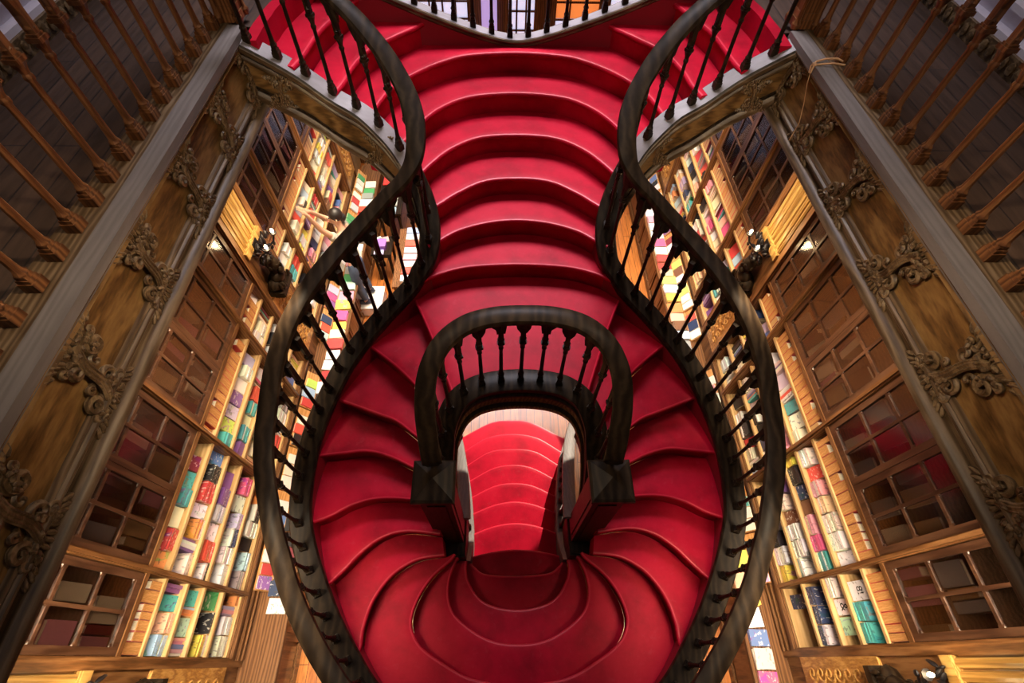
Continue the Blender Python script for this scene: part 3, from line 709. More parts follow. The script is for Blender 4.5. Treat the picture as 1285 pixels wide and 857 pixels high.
# ------------------------------------------------------------------ bookcases
BX = 2.62
SHD = [3.77, 4.0, 4.3, 4.56, 4.89, 5.24]
BAYS = [(.04,.57,1,'nearest narrow bookcase'), (.57,1.62,2,'nearest wide bookcase'), (1.62,2.70,2,'second wide bookcase'), (2.70,3.20,1,'narrow bookcase before the bust'),
        (3.70,4.22,1,'narrow bookcase beyond the bust'), (4.22,5.33,2,'third wide bookcase'), (5.33,6.40,2,'farthest wide bookcase')]
def bookcase(s, y0, y1, ndoor, label):
    t = thing('bookcase', (s*2.78, (y0+y1)/2, .75), label, 'bookcase')
    X = lambda a: s*a
    def bx(b, a0, a1, p0, p1, D0, D1, m=0):
        xs = sorted((X(a0), X(a1))); b.bb(xs[0], xs[1], p0, p1, EYE-D1, EYE-D0, m)
    b = MB(); bx(b, 2.90, 2.925, y0, y1, 1.98, 5.24); b.build('back_panel', M['shelf'], t, smooth=0)
    for yy, sg in ((y0,1), (y1,-1)):
        b = MB(); p0, p1 = sorted((yy, yy+sg*.022)); bx(b, 2.585, 2.90, p0, p1, 1.98, 5.24)
        p0, p1 = sorted((yy, yy+sg*.012)); bx(b, 2.565, 2.585, p0, p1, 1.98, 5.26); b.build('upright', M['case'], t, smooth=0)
    for D in SHD:
        b = MB(); bx(b, 2.625, 2.90, y0+.022, y1-.022, D, D+.018); bx(b, 2.612, 2.626, y0+.022, y1-.022, D-.006, D+.024)
        b.build('shelf', M['shelf'] if D > 3.8 else M['case'], t, smooth=0)
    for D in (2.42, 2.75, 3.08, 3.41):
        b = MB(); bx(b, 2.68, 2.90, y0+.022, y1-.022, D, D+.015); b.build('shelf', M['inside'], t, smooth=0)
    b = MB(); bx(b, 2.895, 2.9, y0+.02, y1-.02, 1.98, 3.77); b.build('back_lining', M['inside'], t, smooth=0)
    # plinth with mouldings
    b = MB(); bx(b, 2.60, 2.9, y0, y1, 5.258, 5.50)
    for D, a in ((5.275,2.575),(5.33,2.59),(5.40,2.575),(5.46,2.56)): bx(b, a, 2.62, y0, y1, D, D+.03)
    b.build('plinth', M['case_y'], t, smooth=0)
    b = MB(); bx(b, 2.592, 2.64, y0+.0225, y1-.0225, 3.725, 3.765); b.build('rail', M['case_y'], t, smooth=0)
    wdt = (y1-y0-.05)/ndoor
    for k in range(ndoor):
        p0 = y0+.025+k*wdt; p1 = p0+wdt-.004; d0, d1 = 2.03, 3.72
        b = MB(); st = .045
        bx(b, 2.598, 2.632, p0, p0+st, d0, d1); bx(b, 2.598, 2.632, p1-st, p1, d0, d1); bx(b, 2.598, 2.632, p0+st, p1-st, d0, d0+.06); bx(b, 2.598, 2.632, p0+st, p1-st, d1-.06, d1)
        dr = b.build('door', M['door'], t, smooth=0)
        b = MB(); rows = 5; q0, q1 = d0+.06, d1-.06; mid = (p0+p1)/2
        bx(b, 2.602, 2.624, mid-.011, mid+.011, q0, q1)
        for i in range(1, rows):
            D = q0+(q1-q0)*i/rows; bx(b, 2.603, 2.622, p0+st, p1-st, D-.011, D+.011)
        # rounded pane corners
        for i in range(rows+1):
            D = q0+(q1-q0)*i/rows
            for yy in (p0+st, mid, p1-st): b.blob((X(2.612), yy, EYE-D), (.012,.026,.026), 8, 4)
        b.build('muntin', M['door'], dr)
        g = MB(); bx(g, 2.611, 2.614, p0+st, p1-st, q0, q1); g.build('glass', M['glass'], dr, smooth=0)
    return t
for s, nm in ((-1,'left'), (1,'right')):
    for (y0, y1, nd, lb) in BAYS:
        w_ = 'single-door' if nd == 1 else 'double-door'
        bookcase(s, y0, y1, nd, '%s of the %s wall, glazed %s cabinet over open shelves' % (lb, nm, w_))

def pilaster(s, y0, y1, label):
    t = thing('carved_pilaster', (s*2.7, (y0+y1)/2, .75), label, 'pilaster'); yc = (y0+y1)/2; w_ = y1-y0
    def bx(b, a0, a1, p0, p1, D0, D1, m=0):
        xs = sorted((s*a0, s*a1)); b.bb(xs[0], xs[1], p0, p1, EYE-D1, EYE-D0, m)
    b = MB(); bx(b, 2.60, 2.92, y0, y1, 1.98, 5.50); bx(b, 2.57, 2.62, y0, y0+.05, 1.98, 5.5); bx(b, 2.57, 2.62, y1-.05, y1, 1.98, 5.5); b.build('body', M['case'], t, smooth=0)
    b = MB()
    for i in range(6):
        yy = y0+.09+i*(w_-.18)/5
        b.tube([(s*2.595, yy, EYE-2.0), (s*2.595, yy, EYE-3.42)], .03, 8)
    bx(b, 2.545, 2.61, y0+.05, y1-.05, 3.42, 3.50); b.build('fluted_shaft', M['gilt'], t)
    # lower carved panel with scrolls
    b = MB(); bx(b, 2.575, 2.60, y0+.05, y1-.05, 4.14, 5.22); b.build('carved_panel', M['honey'], t, smooth=0)
    b = MB(); rr = random.Random(int(y0*10)+s)
    for k in range(7):
        cz = EYE-4.28-.13*k
        for sg in (-1,1):
            pts = []; rad = .065
            for i in range(20):
                q = i/19; a = 1.57+sg*6.28*1.3*q; r_ = rad*(1-.8*q)
                pts.append((s*(2.575-.012*q), yc+sg*.085+r_*math.cos(a), cz+r_*math.sin(a)))
            b.tube(pts, [.012-.006*i/19 for i in range(20)], 5)
        b.blob((s*2.57, yc, cz), (.018,.03,.045), 7, 5)
    b.build('scroll_carving', M['honey'], t)
    # bust on a bracket
    b = MB()
    def lump(a, y, D, d, rot=None): b.blob((s*a, yc+y, EYE-D), d, 12, 8, rot)
    bx(b, 2.44, 2.60, yc-.15, yc+.15, 4.06, 4.12); bx(b, 2.48, 2.60, yc-.12, yc+.12, 4.12, 4.17)
    lump(2.53, 0, 4.0, (.09,.16,.09)); lump(2.50, 0, 3.93, (.07,.10,.09)); lump(2.50, 0, 3.85, (.05,.05,.07))
    lump(2.485, 0, 3.755, (.075,.066,.095)); lump(2.405, 0, 3.765, (.016,.014,.03)); lump(2.43, 0, 3.83, (.035,.045,.05))
    lump(2.425, .03, 3.74, (.012,.016,.010)); lump(2.425, -.03, 3.74, (.012,.016,.010))
    for sg in (-1,1): lump(2.49, sg*.068, 3.765, (.016,.012,.026))
    lump(2.51, 0, 3.69, (.075,.075,.055))
    for k in range(10):
        a = k/10*6.28; lump(2.52+.05*math.cos(a), .06*math.sin(a), 3.70+.01*(k%2), (.02,.02,.026))
    for k in range(8): lump(2.46-.02*math.sin(k), -.11+.032*k, 4.0+.015*(k%3), (.02,.018,.05))
    b.build('bust', M['walnut'], t)
    return t
def wall_lamp(s, yc, label):
    t = thing('bracket_lamp', (s*2.56, yc, EYE-3.55), label, 'lamp')
    b = MB()
    b.box((s*2.55, yc, EYE-3.52), (.03,.10,.16)); 
    for sg in (-1,1):
        b.tube([(s*2.55,yc,EYE-3.50),(s*2.46,yc+sg*.03,EYE-3.56),(s*2.40,yc+sg*.08,EYE-3.52),(s*2.38,yc+sg*.11,EYE-3.45)], .011, 6)
        b.lathe([(.010,0),(.03,.015),(.034,.03)], 8, (s*2.38, yc+sg*.11, EYE-3.46))
    rr = random.Random(5)
    for k in range(14):
        y = yc-.16+.025*k
        b.blob((s*(2.47+.05*rr.random()), y, EYE-3.46-.03*rr.random()), (.02,.012,.045), 6, 4, Matrix.Rotation(rr.uniform(-.8,.8), 3, 'X'))
        b.blob((s*(2.42+.08*rr.random()), yc+rr.uniform(-.12,.12), EYE-3.58-.05*rr.random()), (.012,.022,.02), 6, 4)
    b.build('bracket', M['iron'], t)
    for sg in (-1,1):
        b = MB(); b.blob((s*2.38, yc+sg*.11, EYE-3.405), (.014,.014,.026), 10, 8); b.build('bulb', M['bulb'], t)
        l = bpy.data.lights.new('bulb_light', 'POINT'); l.energy = 2.2; l.color = (1,.72,.36); l.shadow_soft_size = .03
        lo = link('bulb_light', l); lo.location = (s*2.36, yc+sg*.12, EYE-3.36); lo.parent = t; lo.matrix_parent_inverse = Matrix.Translation(-Vector(t.location))
for s, nm in ((-1,'left'), (1,'right')):
    pilaster(s, 3.20, 3.70, 'carved pilaster with dark bust and gilded shaft midway along the %s wall' % nm); wall_lamp(s, 3.45, 'iron lamp with two bare bulbs above the %s wall bust' % nm)
    pilaster(s, -.47, .04, 'carved pilaster at the near end of the %s bookcases' % nm); wall_lamp(s, -.215, 'iron leaf bracket lamp beside the nearest %s bookcase' % nm)
    pilaster(s, 6.40, 6.95, 'carved pilaster at the far end of the %s bookcases' % nm)

# counters along both walls
for s, nm in ((-1,'left'), (1,'right')):
    t = thing('counter', (s*2.42, 3, 0), 'long oak display counter running along the foot of the %s bookcases' % nm, 'counter')
    def bx(b, a0, a1, p0, p1, D0, D1, m=0):
        xs = sorted((s*a0, s*a1)); b.bb(xs[0], xs[1], p0, p1, EYE-D1, EYE-D0, m)
    b = MB(); bx(b, 2.25, 2.60, -1.4, 7.4, 5.505, 5.535); bx(b, 2.235, 2.26, -1.4, 7.4, 5.50, 5.55); bx(b, 2.27, 2.3, -1.4, 7.4, 5.55, 5.58); b.build('worktop', M['case_y'], t, smooth=0)
    y = -1.4
    while y < 7.3:
        b = MB(); bx(b, 2.33, 2.58, y+.01, y+.53, 5.55, 6.25); bx(b, 2.315, 2.33, y+.06, y+.48, 5.65, 6.1); bx(b, 2.30, 2.33, y+.01, y+.53, 6.15, 6.25)
        bx(b, 2.305, 2.33, y-.02, y+.02, 5.55, 6.25); b.build('panel', M['case'], t, smooth=0); y += .54

# ------------------------------------------------------------------ books
def book_mesh(name, cover):
    """unit book lying flat, spine at -x, cover up; thickness along z"""
    b = MB(); t = .08
    b.bb(-.5,.5,-.5,.5,.5-t,.5,0); b.bb(-.5,.5,-.5,.5,-.5,-.5+t,0); b.bb(-.5,-.46,-.5,.5,-.5+t,.5-t,0); b.bb(-.46,.47,-.475,.475,-.5+t,.5-t,1)
    return b.mesh(name, [cover, M['pages']], smooth=0)
BM = {'pat': book_mesh('book', M['cover']), 'plain': book_mesh('plain_book', M['cover_plain'])}
# old volume: tan spine, red boards
b = MB(); b.bb(-.46,.5,-.5,.5,.42,.5,0); b.bb(-.46,.5,-.5,.5,-.5,-.42,0); b.bb(-.5,-.46,-.5,.5,-.5,.5,2); b.bb(-.46,.47,-.48,.48,-.42,.42,1)
b.bb(-.505,-.5,-.5,.5,-.5,-.46,0); b.bb(-.505,-.5,-.5,.5,.46,.5,0)
BM['old'] = b.mesh('old_book', [M['cover_plain'], M['pages'], M['tan']], smooth=0)
CN = dict(white=(.82,.82,.80), cream=(.78,.70,.52), black=(.02,.02,.025), red=(.62,.03,.03), scarlet=(.80,.07,.04), pink=(.80,.33,.42), magenta=(.72,.07,.25), purple=(.25,.09,.38), lavender=(.55,.45,.75),
          navy=(.03,.05,.14), blue=(.10,.20,.55), sky=(.40,.60,.85), teal=(.05,.42,.46), green=(.06,.40,.13), mint=(.40,.65,.50), lime=(.55,.70,.10), yellow=(.85,.66,.05), orange=(.80,.27,.05), peach=(.85,.48,.30), brown=(.20,.09,.04), grey=(.35,.34,.34), tan=(.55,.35,.16), maroon=(.22,.02,.04), silver=(.60,.63,.68))
PAL = ['white']*13 + ['cream']*5 + ['black']*3 + ['red']*2 + ['scarlet','pink','pink','magenta','purple','lavender','navy','blue','sky','sky','teal','teal','green','mint','lime','yellow','yellow','orange','peach','brown','grey','silver','maroon']
books = []   # dict(mat, kind, color, label, group, size)
ORD = ['first','second','third','fourth','fifth','sixth','seventh','eighth','ninth','tenth','eleventh','twelfth','thirteenth','fourteenth','fifteenth','sixteenth','seventeenth','eighteenth','nineteenth','twentieth']
def o_(i): return ORD[i] if i < 20 else '%dth' % (i+1)
ROWN = ['top','second','third','fourth','bottom']
def frame(s, pose, tilt=0, yaw=0):
    n = Vector((-s,0,0)); up = Vector((0,0,1))
    if pose == 'flat': X = -n; Z = up; Y = Z.cross(X)
    elif pose == 'face': Z = (n*math.cos(tilt)+up*math.sin(tilt)); Y = (up*math.cos(tilt)-n*math.sin(tilt)); X = Y.cross(Z)
    elif pose == 'up': X = -n; Y = up; Z = X.cross(Y)
    else: Z = up; Y = -n; X = Y.cross(Z)      # 'open': lying on a counter, read from the room
    Rm = Matrix((X, Y, Z)).transposed()
    if yaw: Rm = Matrix.Rotation(yaw, 3, 'Z') @ Rm
    return Rm
def put(center, Rm, dims, kind, cname, label, where, jit=.06):
    c = CN[cname]; g_ = sum(c)/3; c = tuple(v*.86+g_*.14 for v in c); c = tuple(min(1, max(0, v*(1+R.uniform(-jit,jit)*2))) for v in c)
    Mx = Matrix.Translation(center) @ Rm.to_4x4() @ Matrix.Diagonal((*dims,1))
    books.append(dict(M=Mx, kind=kind, color=c, label=label, group=where, c=Vector(center), n=Rm, d=dims))
def fill_row(s, y0, y1, row, baydesc, sidename, spec=None):
    Dsh = SHD[row+1]; hgt = Dsh-SHD[row]-.03; z = EYE-Dsh
    y = y0+.03; end = y1-.03; front = BX+.006; idx = [0]
    where = 'books on the %s wall shelves' % sidename
    place = '%s shelf, %s %s' % (ROWN[row], sidename, baydesc)
    if spec is None:
        spec = []
        yy = y
        while yy < end:
            p = R.random()
            if row == 0 and p < .55: spec.append(('old', None, R.randint(1,3))); yy += .2
            elif p < .40: spec.append(('flat', R.choice(PAL), R.randint(3,7))); yy += .15
            elif p < .74: spec.append(('face', R.choice(PAL), 1)); yy += .13
            elif p < .94: spec.append(('up', R.choice(PAL), R.randint(3,6))); yy += .12
            else: spec.append(('gap', None, 1)); yy += .08
    if spec and len(spec) == 2 and spec[0] == 'all-old':
        spec = []
        for i in range(40): spec.append(('old', None, R.randint(1,3)))
    num = 0
    for pose, cn, k in spec:
        if y > end-.05: break
        if pose == 'gap': y += .06*k; continue
        if pose == 'old':
            for i in range(k):
                t_ = R.uniform(.045,.085); h = hgt*R.choice([.62,.9,.92,.88]); d = .17
                if y+t_ > end: break
                num += 1
                put((s*(front+d/2), y+t_/2, z+h/2+.001), frame(s,'up'), (d,h,t_), 'old', R.choice(['red','maroon','red']), 'tan-spined old volume, %s along %s' % (o_(num-1), place), where); y += t_+.003
            continue
        if pose == 'flat':
            w = R.uniform(.125,.165); d = R.uniform(.16,.21); zz = z; num += 1
            n_ = k
            for i in range(k):
                t_ = R.uniform(.020,.034)*(1.25 if k <= 3 else 1)
                if zz+t_ > z+hgt*.74: break
                c2 = cn if (R.random() < .8 or cn in ('scarlet',)) else R.choice(['white','cream',cn])
                jx = R.uniform(0,.012)
                put((s*(front+.008+d/2+jx), y+w/2, zz+t_/2+.0006), frame(s,'flat',yaw=R.uniform(-.04,.04)), (d,w,t_-.0012), 'pat', c2, '%s book %s from bottom of pile %d, %s' % (c2, o_(i), num, place), where)
                zz += t_
            y += w+.012
        elif pose == 'face':
            w = R.uniform(.105,.15); h = min(hgt*.96, w*R.uniform(1.3,1.5)); t_ = R.uniform(.02,.035); num += 1; tl = math.radians(R.uniform(10,20))
            if y+w > end+.02: break
            fx = front+.03
            c_ = Vector((s*(fx + math.sin(tl)*h/2 + math.cos(tl)*t_/2), y+w/2, z + math.cos(tl)*h/2 + math.sin(tl)*t_/2*0 + .004))
            put(c_, frame(s,'face',tilt=tl), (w,h,t_), 'pat', cn, '%s book facing out, number %d along %s' % (cn, num, place), where); y += w+.014
        elif pose == 'up':
            d = R.uniform(.13,.16)
            for i in range(k):
                t_ = R.uniform(.014,.032); h = min(hgt*.97, R.uniform(.19,.24))
                if y+t_ > end: break
                num += 1
                c2 = cn if R.random() < .6 else R.choice(PAL)
                put((s*(front+.02+d/2+R.uniform(0,.02)), y+t_/2, z+h/2+.001), frame(s,'up'), (d,h,t_-.001), 'pat', c2, '%s book upright, number %d along %s' % (c2, num, place), where); y += t_
            y += .01
SPEC = {
 (-1,0,0): ('all-old',0),
 (-1,0,1): [('flat','sky',5),('flat','peach',2),('face','teal',1),('up','purple',4),('up','white',4)],
 (-1,0,2): [('up','pink',5),('face','mint',1),('up','orange',3),('face','teal',1),('flat','cream',4)],
 (-1,0,3): [('flat','yellow',5),('flat','black',1),('face','green',1),('up','brown',4),('flat','white',2),('up','black',5)],
 (-1,0,4): [('flat','white',5),('flat','white',6),('up','lavender',3),('flat','orange',2),('gap',None,1),('flat','yellow',4)],
 (-1,1,0): [('face','orange',1),('flat','red',4),('face','cream',1),('flat','teal',4),('face','teal',1),('face','maroon',1),('face','white',1),('flat','black',5)],
 (-1,1,1): [('flat','cream',2),('up','purple',4),('flat','orange',3),('face','white',1),('flat','red',5),('flat','black',5),('face','blue',1),('flat','maroon',5),('face','peach',1)],
 (-1,1,2): [('flat','black',2),('flat','scarlet',8),('face','white',1),('flat','silver',5),('flat','purple',4),('face','purple',1),('gap',None,1),('face','purple',1)],
 (-1,1,3): [('flat','white',3),('flat','white',6),('flat','navy',4),('flat','lavender',2),('face','white',1),('flat','magenta',3),('flat','teal',4),('flat','yellow',4)],
 (-1,1,4): [('flat','grey',4),('flat','sky',2),('face','black',1),('flat','white',7),('flat','black',5),('flat','orange',5),('face','peach',1)],
 (-1,2,2): [('flat','purple',4),('flat','teal',5),('face','cream',1),('flat','teal',4),('flat','scarlet',4),('up','brown',4),('face','white',1)],
 (-1,2,1): [('flat','teal',4),('face','lime',1),('face','lavender',1),('face','purple',1),('face','white',1),('flat','white',5),('face','lavender',1)],
 (1,0,0): ('all-old',0),
 (1,0,1): [('flat','teal',4),('flat','teal',5),('face','white',1),('face','white',1),('face','cream',1),('flat','cream',4)],
 (1,0,2): [('gap',None,1),('face','mint',1),('face','white',1),('flat','white',4)],
 (1,0,3): [('flat','navy',3),('flat','navy',4),('flat','navy',3)],
 (1,0,4): [('gap',None,5),('face','navy',1)],
 (1,1,0): ('all-old',0),
 (1,1,1): [('face','white',1),('flat','white',6),('flat','white',6),('flat','peach',4),('flat','pink',4),('face','scarlet',1),('flat','white',4),('flat','black',5),('flat','pink',4)],
 (1,1,2): [('flat','teal',5),('flat','magenta',5),('flat','pink',4),('face','brown',1),('face','navy',1),('flat','black',6),('flat','yellow',4),('flat','sky',4)],
 (1,1,3): [('flat','mint',2),('flat','white',7),('flat','white',7),('face','brown',1),('flat','cream',3),('flat','purple',5),('flat','white',5)],
 (1,1,4): [('flat','yellow',3),('flat','white',6),('flat','black',5),('flat','white',6),('face','white',1)],
 (1,2,0): ('all-old',0), (1,3,0): ('all-old',0), (1,4,0): ('all-old',0), (1,5,0): ('all-old',0), (-1,4,0): ('all-old',0), (-1,5,0): ('all-old',0),
 (1,2,2): [('flat','pink',4),('flat','pink',4),('flat','peach',3),('face','mint',1),('face','teal',1),('flat','grey',4),('face','red',1)],
}
for s, nm in ((-1,'left'), (1,'right')):
    for bi, (y0, y1, nd, lb) in enumerate(BAYS):
        for row in range(5): fill_row(s, y0, y1, row, lb, nm, SPEC.get((s,bi,row)))
# books on the counters: a row lying flat along the front, a tilted row behind on wooden rests
for s, nm in ((-1,'left'), (1,'right')):
    y = .42 if s < 0 else -.25; i = 0; where = 'books laid out on the %s counter' % nm
    while y < 6.9:
        w = R.uniform(.125,.17); h = R.uniform(.17,.21)
        cn = R.choice(PAL); st = R.randint(1,2); z = EYE-5.5
        for k in range(st):
            t_ = R.uniform(.018,.03); c2 = cn
            put((s*(2.36), y+w/2, z+t_/2+.0006), frame(s,'open',yaw=R.uniform(-.08,.08)), (w,h,t_), 'pat', c2, '%s book lying %s on pile %d along the front of the %s counter' % (c2, 'on top' if k == st-1 else 'under', i+1, nm), where); z += t_+.0005
        y += w+.018; i += 1
    y = .62; i = 0
    while y < 6.8:
        if abs((y+.25)-3.45) < .4: y += .5; continue
        n_ = 0; y_s = y
        b = MB(); L_ = .48
        xa, xb = s*2.475, s*2.575; zb = EYE-5.499
        b.add([(xa,y,zb),(xb,y,zb),(xb,y,zb+.15),(xa,y+L_,zb),(xb,y+L_,zb),(xb,y+L_,zb+.15)], [(0,1,2),(3,5,4),(0,3,4,1),(1,4,5,2),(0,2,5,3)])
        b.box((s*2.468, y+L_/2, zb+.013), (.014, L_, .026))
        o = b.build('display_rest', M['tan'], smooth=0); me = o.data; bm = bmesh.new(); bm.from_mesh(me); bmesh.ops.recalc_face_normals(bm, faces=bm.faces); bm.to_mesh(me); bm.free()
        tag(o, 'tan sloping book rest, %s along the back of the %s counter' % (o_(i), nm), 'book rest', 'sloping book rests on the %s counter' % nm)
        yy = y+.01
        while yy < y+L_-.1:
            w = R.uniform(.10,.14); h = R.uniform(.15,.185); t_ = .02; cn = R.choice(PAL)
            n_ += 1; sl = math.atan2(.15,.10); nv = Vector((-s*math.sin(sl),0,math.cos(sl))); uv = Vector((s*math.cos(sl),0,math.sin(sl)))
            Rm = Matrix((uv.cross(nv), uv, nv)).transposed()
            c_ = Vector((s*2.480, yy+w/2, EYE-5.499+.003)) + uv*(h/2) + nv*(t_/2+.002)
            put(c_, Rm, (w,h,t_), 'pat', cn, '%s book propped %s on sloping rest %d, %s counter' % (cn, o_(n_-1), i+1, nm), where); yy += w+.012
        y += .5; i += 1

# old books and papers behind the cabinet glass
olds = []
for s, nm in ((-1,'left'), (1,'right')):
    for bi, (y0, y1, nd, lb) in enumerate(BAYS[:6]):
        for li, D in enumerate((3.41, 3.715)):
            y = y0+.06; k = 0; zz = EYE-D+ (0 if D < 3.5 else -.052)
            if D > 3.5: zz = EYE-3.768+.001
            while y < y1-.12:
                k += 1; p = R.random()
                lvl = 'upper' if li == 0 else 'lower'
                cn = R.choice(['tan','cream','brown','cream','grey','tan','maroon','pink'])
                if p < .55:
                    w = R.uniform(.10,.16); h = R.uniform(.17,.25); tl = math.radians(12); t_ = .03
                    c_ = Vector((s*(2.70+math.sin(tl)*h/2), y+w/2, zz+math.cos(tl)*h/2+.005)); olds.append((c_, frame(s,'face',tilt=tl), (w,h,t_), cn, '%s old volume facing out, %s along %s cabinet shelf, %s %s' % (cn, o_(k-1), lvl, nm, lb)))
                    y += w+R.uniform(.03,.10)
                elif p < .8:
                    w = R.uniform(.05,.07); h = R.uniform(.2,.26); olds.append((Vector((s*2.79, y+w/2, zz+h/2+.001)), frame(s,'up'), (.16,h,w), cn, '%s old volume upright, %s along %s cabinet shelf, %s %s' % (cn, o_(k-1), lvl, nm, lb))); y += w+.01
                else: y += .1

# ------------------------------------------------------------------ other things on the ground floor
# step box and the person reaching for a shelf
t = thing('step_box', (-2.19, 4.83, 0), 'white step box on the floor under the reaching person', 'step stool')
b = MB(); b.bb(-2.37,-2.01,4.62,5.04,.0,.185); b.build('body', M['white'], t, smooth=0)
b = MB(); b.bb(-2.385,-1.995,4.605,5.055,.185,.215); b.build('top', M['white'], t, smooth=0)
b = MB(); b.bb(-2.33,-2.05,4.612,4.618,.03,.15); b.build('front_panel', M['pale'], t, smooth=0)
def skin(name, chains, mat, parent=None, sub=2):
    """chains: list of [(x,y,z,r)...]; first point of a later chain may repeat an earlier one to branch"""
    bm = bmesh.new(); sk = bm.verts.layers.skin.verify(); seen = {}
    first = None
    for ch in chains:
        prev = None
        for x, y, z, r in ch:
            key = (round(x,3), round(y,3), round(z,3))
            if key in seen: v = seen[key]
            else:
                v = bm.verts.new((x,y,z)); v[sk].radius = (r, r); seen[key] = v
                if first is None: first = v; v[sk].use_root = True
            if prev is not None and bm.edges.get((prev, v)) is None: bm.edges.new((prev, v))
            prev = v
    me = bpy.data.meshes.new(name); bm.to_mesh(me); bm.free(); me.materials.append(mat)
    o = link(name, me, parent); m = o.modifiers.new('skin','SKIN'); m.use_smooth_shade = True; m.branch_smoothing = .6
    s_ = o.modifiers.new('sub','SUBSURF'); s_.levels = sub; s_.render_levels = sub
    return o
fz = .215
hipL, hipR = (-2.24,4.72,1.02), (-2.22,4.90,1.02)
pel = (-2.23,4.81,1.06)
def q(p, r): return (*p, r)
neck = (-2.30,4.93,1.60); chest = (-2.27,4.88,1.42); waist = (-2.24,4.84,1.20)
shL, shR = (-2.33,4.77,1.53), (-2.27,5.06,1.53)
headc = (-2.345,4.965,1.745)
elL, elR = (-2.44,4.66,1.80), (-2.50,4.98,1.72); wrL, wrR = (-2.50,4.60,2.08), (-2.54,4.80,1.98); hdL, hdR = (-2.525,4.585,2.17), (-2.56,4.73,2.06)
body = [[q(pel,.105), q(waist,.095), q(chest,.115), q(neck,.052), q((-2.32,4.945,1.66),.055), q(headc,.088), q((-2.35,4.965,1.80),.075)],
        [q(chest,.115), q(shL,.055), q(elL,.038), q(wrL,.025), q(hdL,.030)], [q(chest,.115), q(shR,.055), q(elR,.038), q(wrR,.025), q(hdR,.030)],
        [q(pel,.105), q(hipL,.085), q((-2.26,4.70,.63),.056), q((-2.21,4.70,.30),.036), q((-2.25,4.70,.25),.034)],
        [q(pel,.105), q(hipR,.085), q((-2.24,4.93,.63),.056), q((-2.19,4.93,.30),.036), q((-2.23,4.92,.25),.034)]]
for hd, wr in ((hdL,wrL),(hdR,wrR)):
    d = (Vector(hd)-Vector(wr)).normalized(); sd = d.cross(Vector((1,0,0))).normalized()
    for k in range(4):
        o1 = Vector(hd)+sd*(-.024+.016*k); L_ = (.06,.07,.068,.052)[k]
        body.append([q(hd,.030), q(tuple(o1+d*.03), .009), q(tuple(o1+d*(.03+L_*.55)+Vector((-.012,0,0))), .008), q(tuple(o1+d*(.03+L_)+Vector((-.032,0,0))), .007)])
    th = Vector(hd)-sd*.035
    body.append([q(hd,.030), q(tuple(th-d*.005),.010), q(tuple(th+d*.03-sd*.01),.008)])
person = skin('person', body, M['skin'])
tag(person, 'person in grey T-shirt and jeans on a step box reaching up to a shelf', 'person')
skin('t_shirt', [[q((-2.23,4.815,1.02),.125), q(waist,.122), q(chest,.142), q((-2.29,4.91,1.53),.085), q((-2.30,4.925,1.575),.068)], [q(chest,.142), q(shL,.078), q((-2.385,4.715,1.665),.062)], [q(chest,.142), q(shR,.078), q((-2.385,5.02,1.625),.062)]], M['shirt'], person)
skin('jeans', [[q((-2.235,4.815,1.10),.112), q(pel,.118), q(hipL,.098), q((-2.26,4.70,.63),.070), q((-2.212,4.70,.315),.055)], [q(pel,.118), q(hipR,.098), q((-2.24,4.93,.63),.070), q((-2.192,4.93,.315),.055)]], M['jeans'], person)
for yy, xx in ((4.70,-2.21),(4.93,-2.19)):
    b = MB(); b.blob((xx-.055,yy,fz+.045), (.125,.046,.042), 12, 8); b.blob((xx+.01,yy,fz+.07), (.05,.042,.05), 10, 6); o = b.build('shoe', M['shoe'], person)
    b = MB(); b.blob((xx-.055,yy,fz+.018), (.13,.05,.018), 12, 6); b.build('sole', M['sole'], o)
# hair: cap over the back and crown with a low bun, ears and face features
b = MB(); hc = Vector(headc)
b.blob(hc+Vector((.018,.012,.035)), (.093,.093,.098), 16, 10); b.blob(hc+Vector((.085,.03,-.03)), (.05,.06,.06), 10, 8); b.blob(hc+Vector((.05,.03,-.09)), (.045,.06,.07), 10, 8)
b.build('hair', M['hair'], person)
b = MB(); fd = Vector((-.85,-.45,.28)).normalized(); sd = fd.cross(Vector((0,0,1))).normalized(); upv = sd.cross(fd)
b.blob(hc+fd*.095-upv*.012, (.016,.014,.024), 8, 6)
b.build('nose', M['skin'], person)
b = MB(); b.blob(hc+fd*.086-upv*.052, (.014,.026,.008), 8, 6); b.build('mouth', plain('lips', (.45,.15,.13)), person)
b = MB()
for sg in (-1,1): b.blob(hc+fd*.083+sd*sg*.034+upv*.014, (.012,.013,.009), 8, 6)
b.build('eye', M['dark'], person)
for sg in (-1,1):
    b = MB(); b.blob(hc+sd*sg*.09-fd*.0, (.012,.012,.028), 8, 6); b.build('ear', M['skin'], person)

# display table at the far left with a red tray and white cards
def table(name, x0, x1, y0, y1, D, label, mat):
    t = thing(name, ((x0+x1)/2,(y0+y1)/2,0), label, 'table'); z = EYE-D
    b = MB(); b.bb(x0,x1,y0,y1,z-.04,z); b.bb(x0+.02,x1-.02,y0+.02,y1-.02,z-.10,z-.04); b.build('tabletop', M[mat], t, smooth=0)
    for xx in (x0+.05,x1-.05):
        for yy in (y0+.05,y1-.05):
            b = MB(); b.lathe([(.03,0),(.032,.05),(.022,.1),(.026,z-.2),(.035,z-.1),(.03,z-.04)], 8, (xx,yy,0)); b.build('leg', M[mat], t)
    return t
table('display_table', -1.72, -1.28, 4.55, 5.75, 5.45, 'narrow oak table of white and red boxes by the stairs on the left', 'case')
yy = 4.62; k = 0
for cn in ('white','scarlet','white','pink','white','scarlet','white','sky'):
    put((-1.5, yy+.06, EYE-5.45+.026), frame(-1,'open'), (.115,.20,.05), 'plain', cn, '%s box, %s along the narrow oak table left of the stairs' % (cn, o_(k)), 'boxes on the narrow oak table'); yy += .14; k += 1
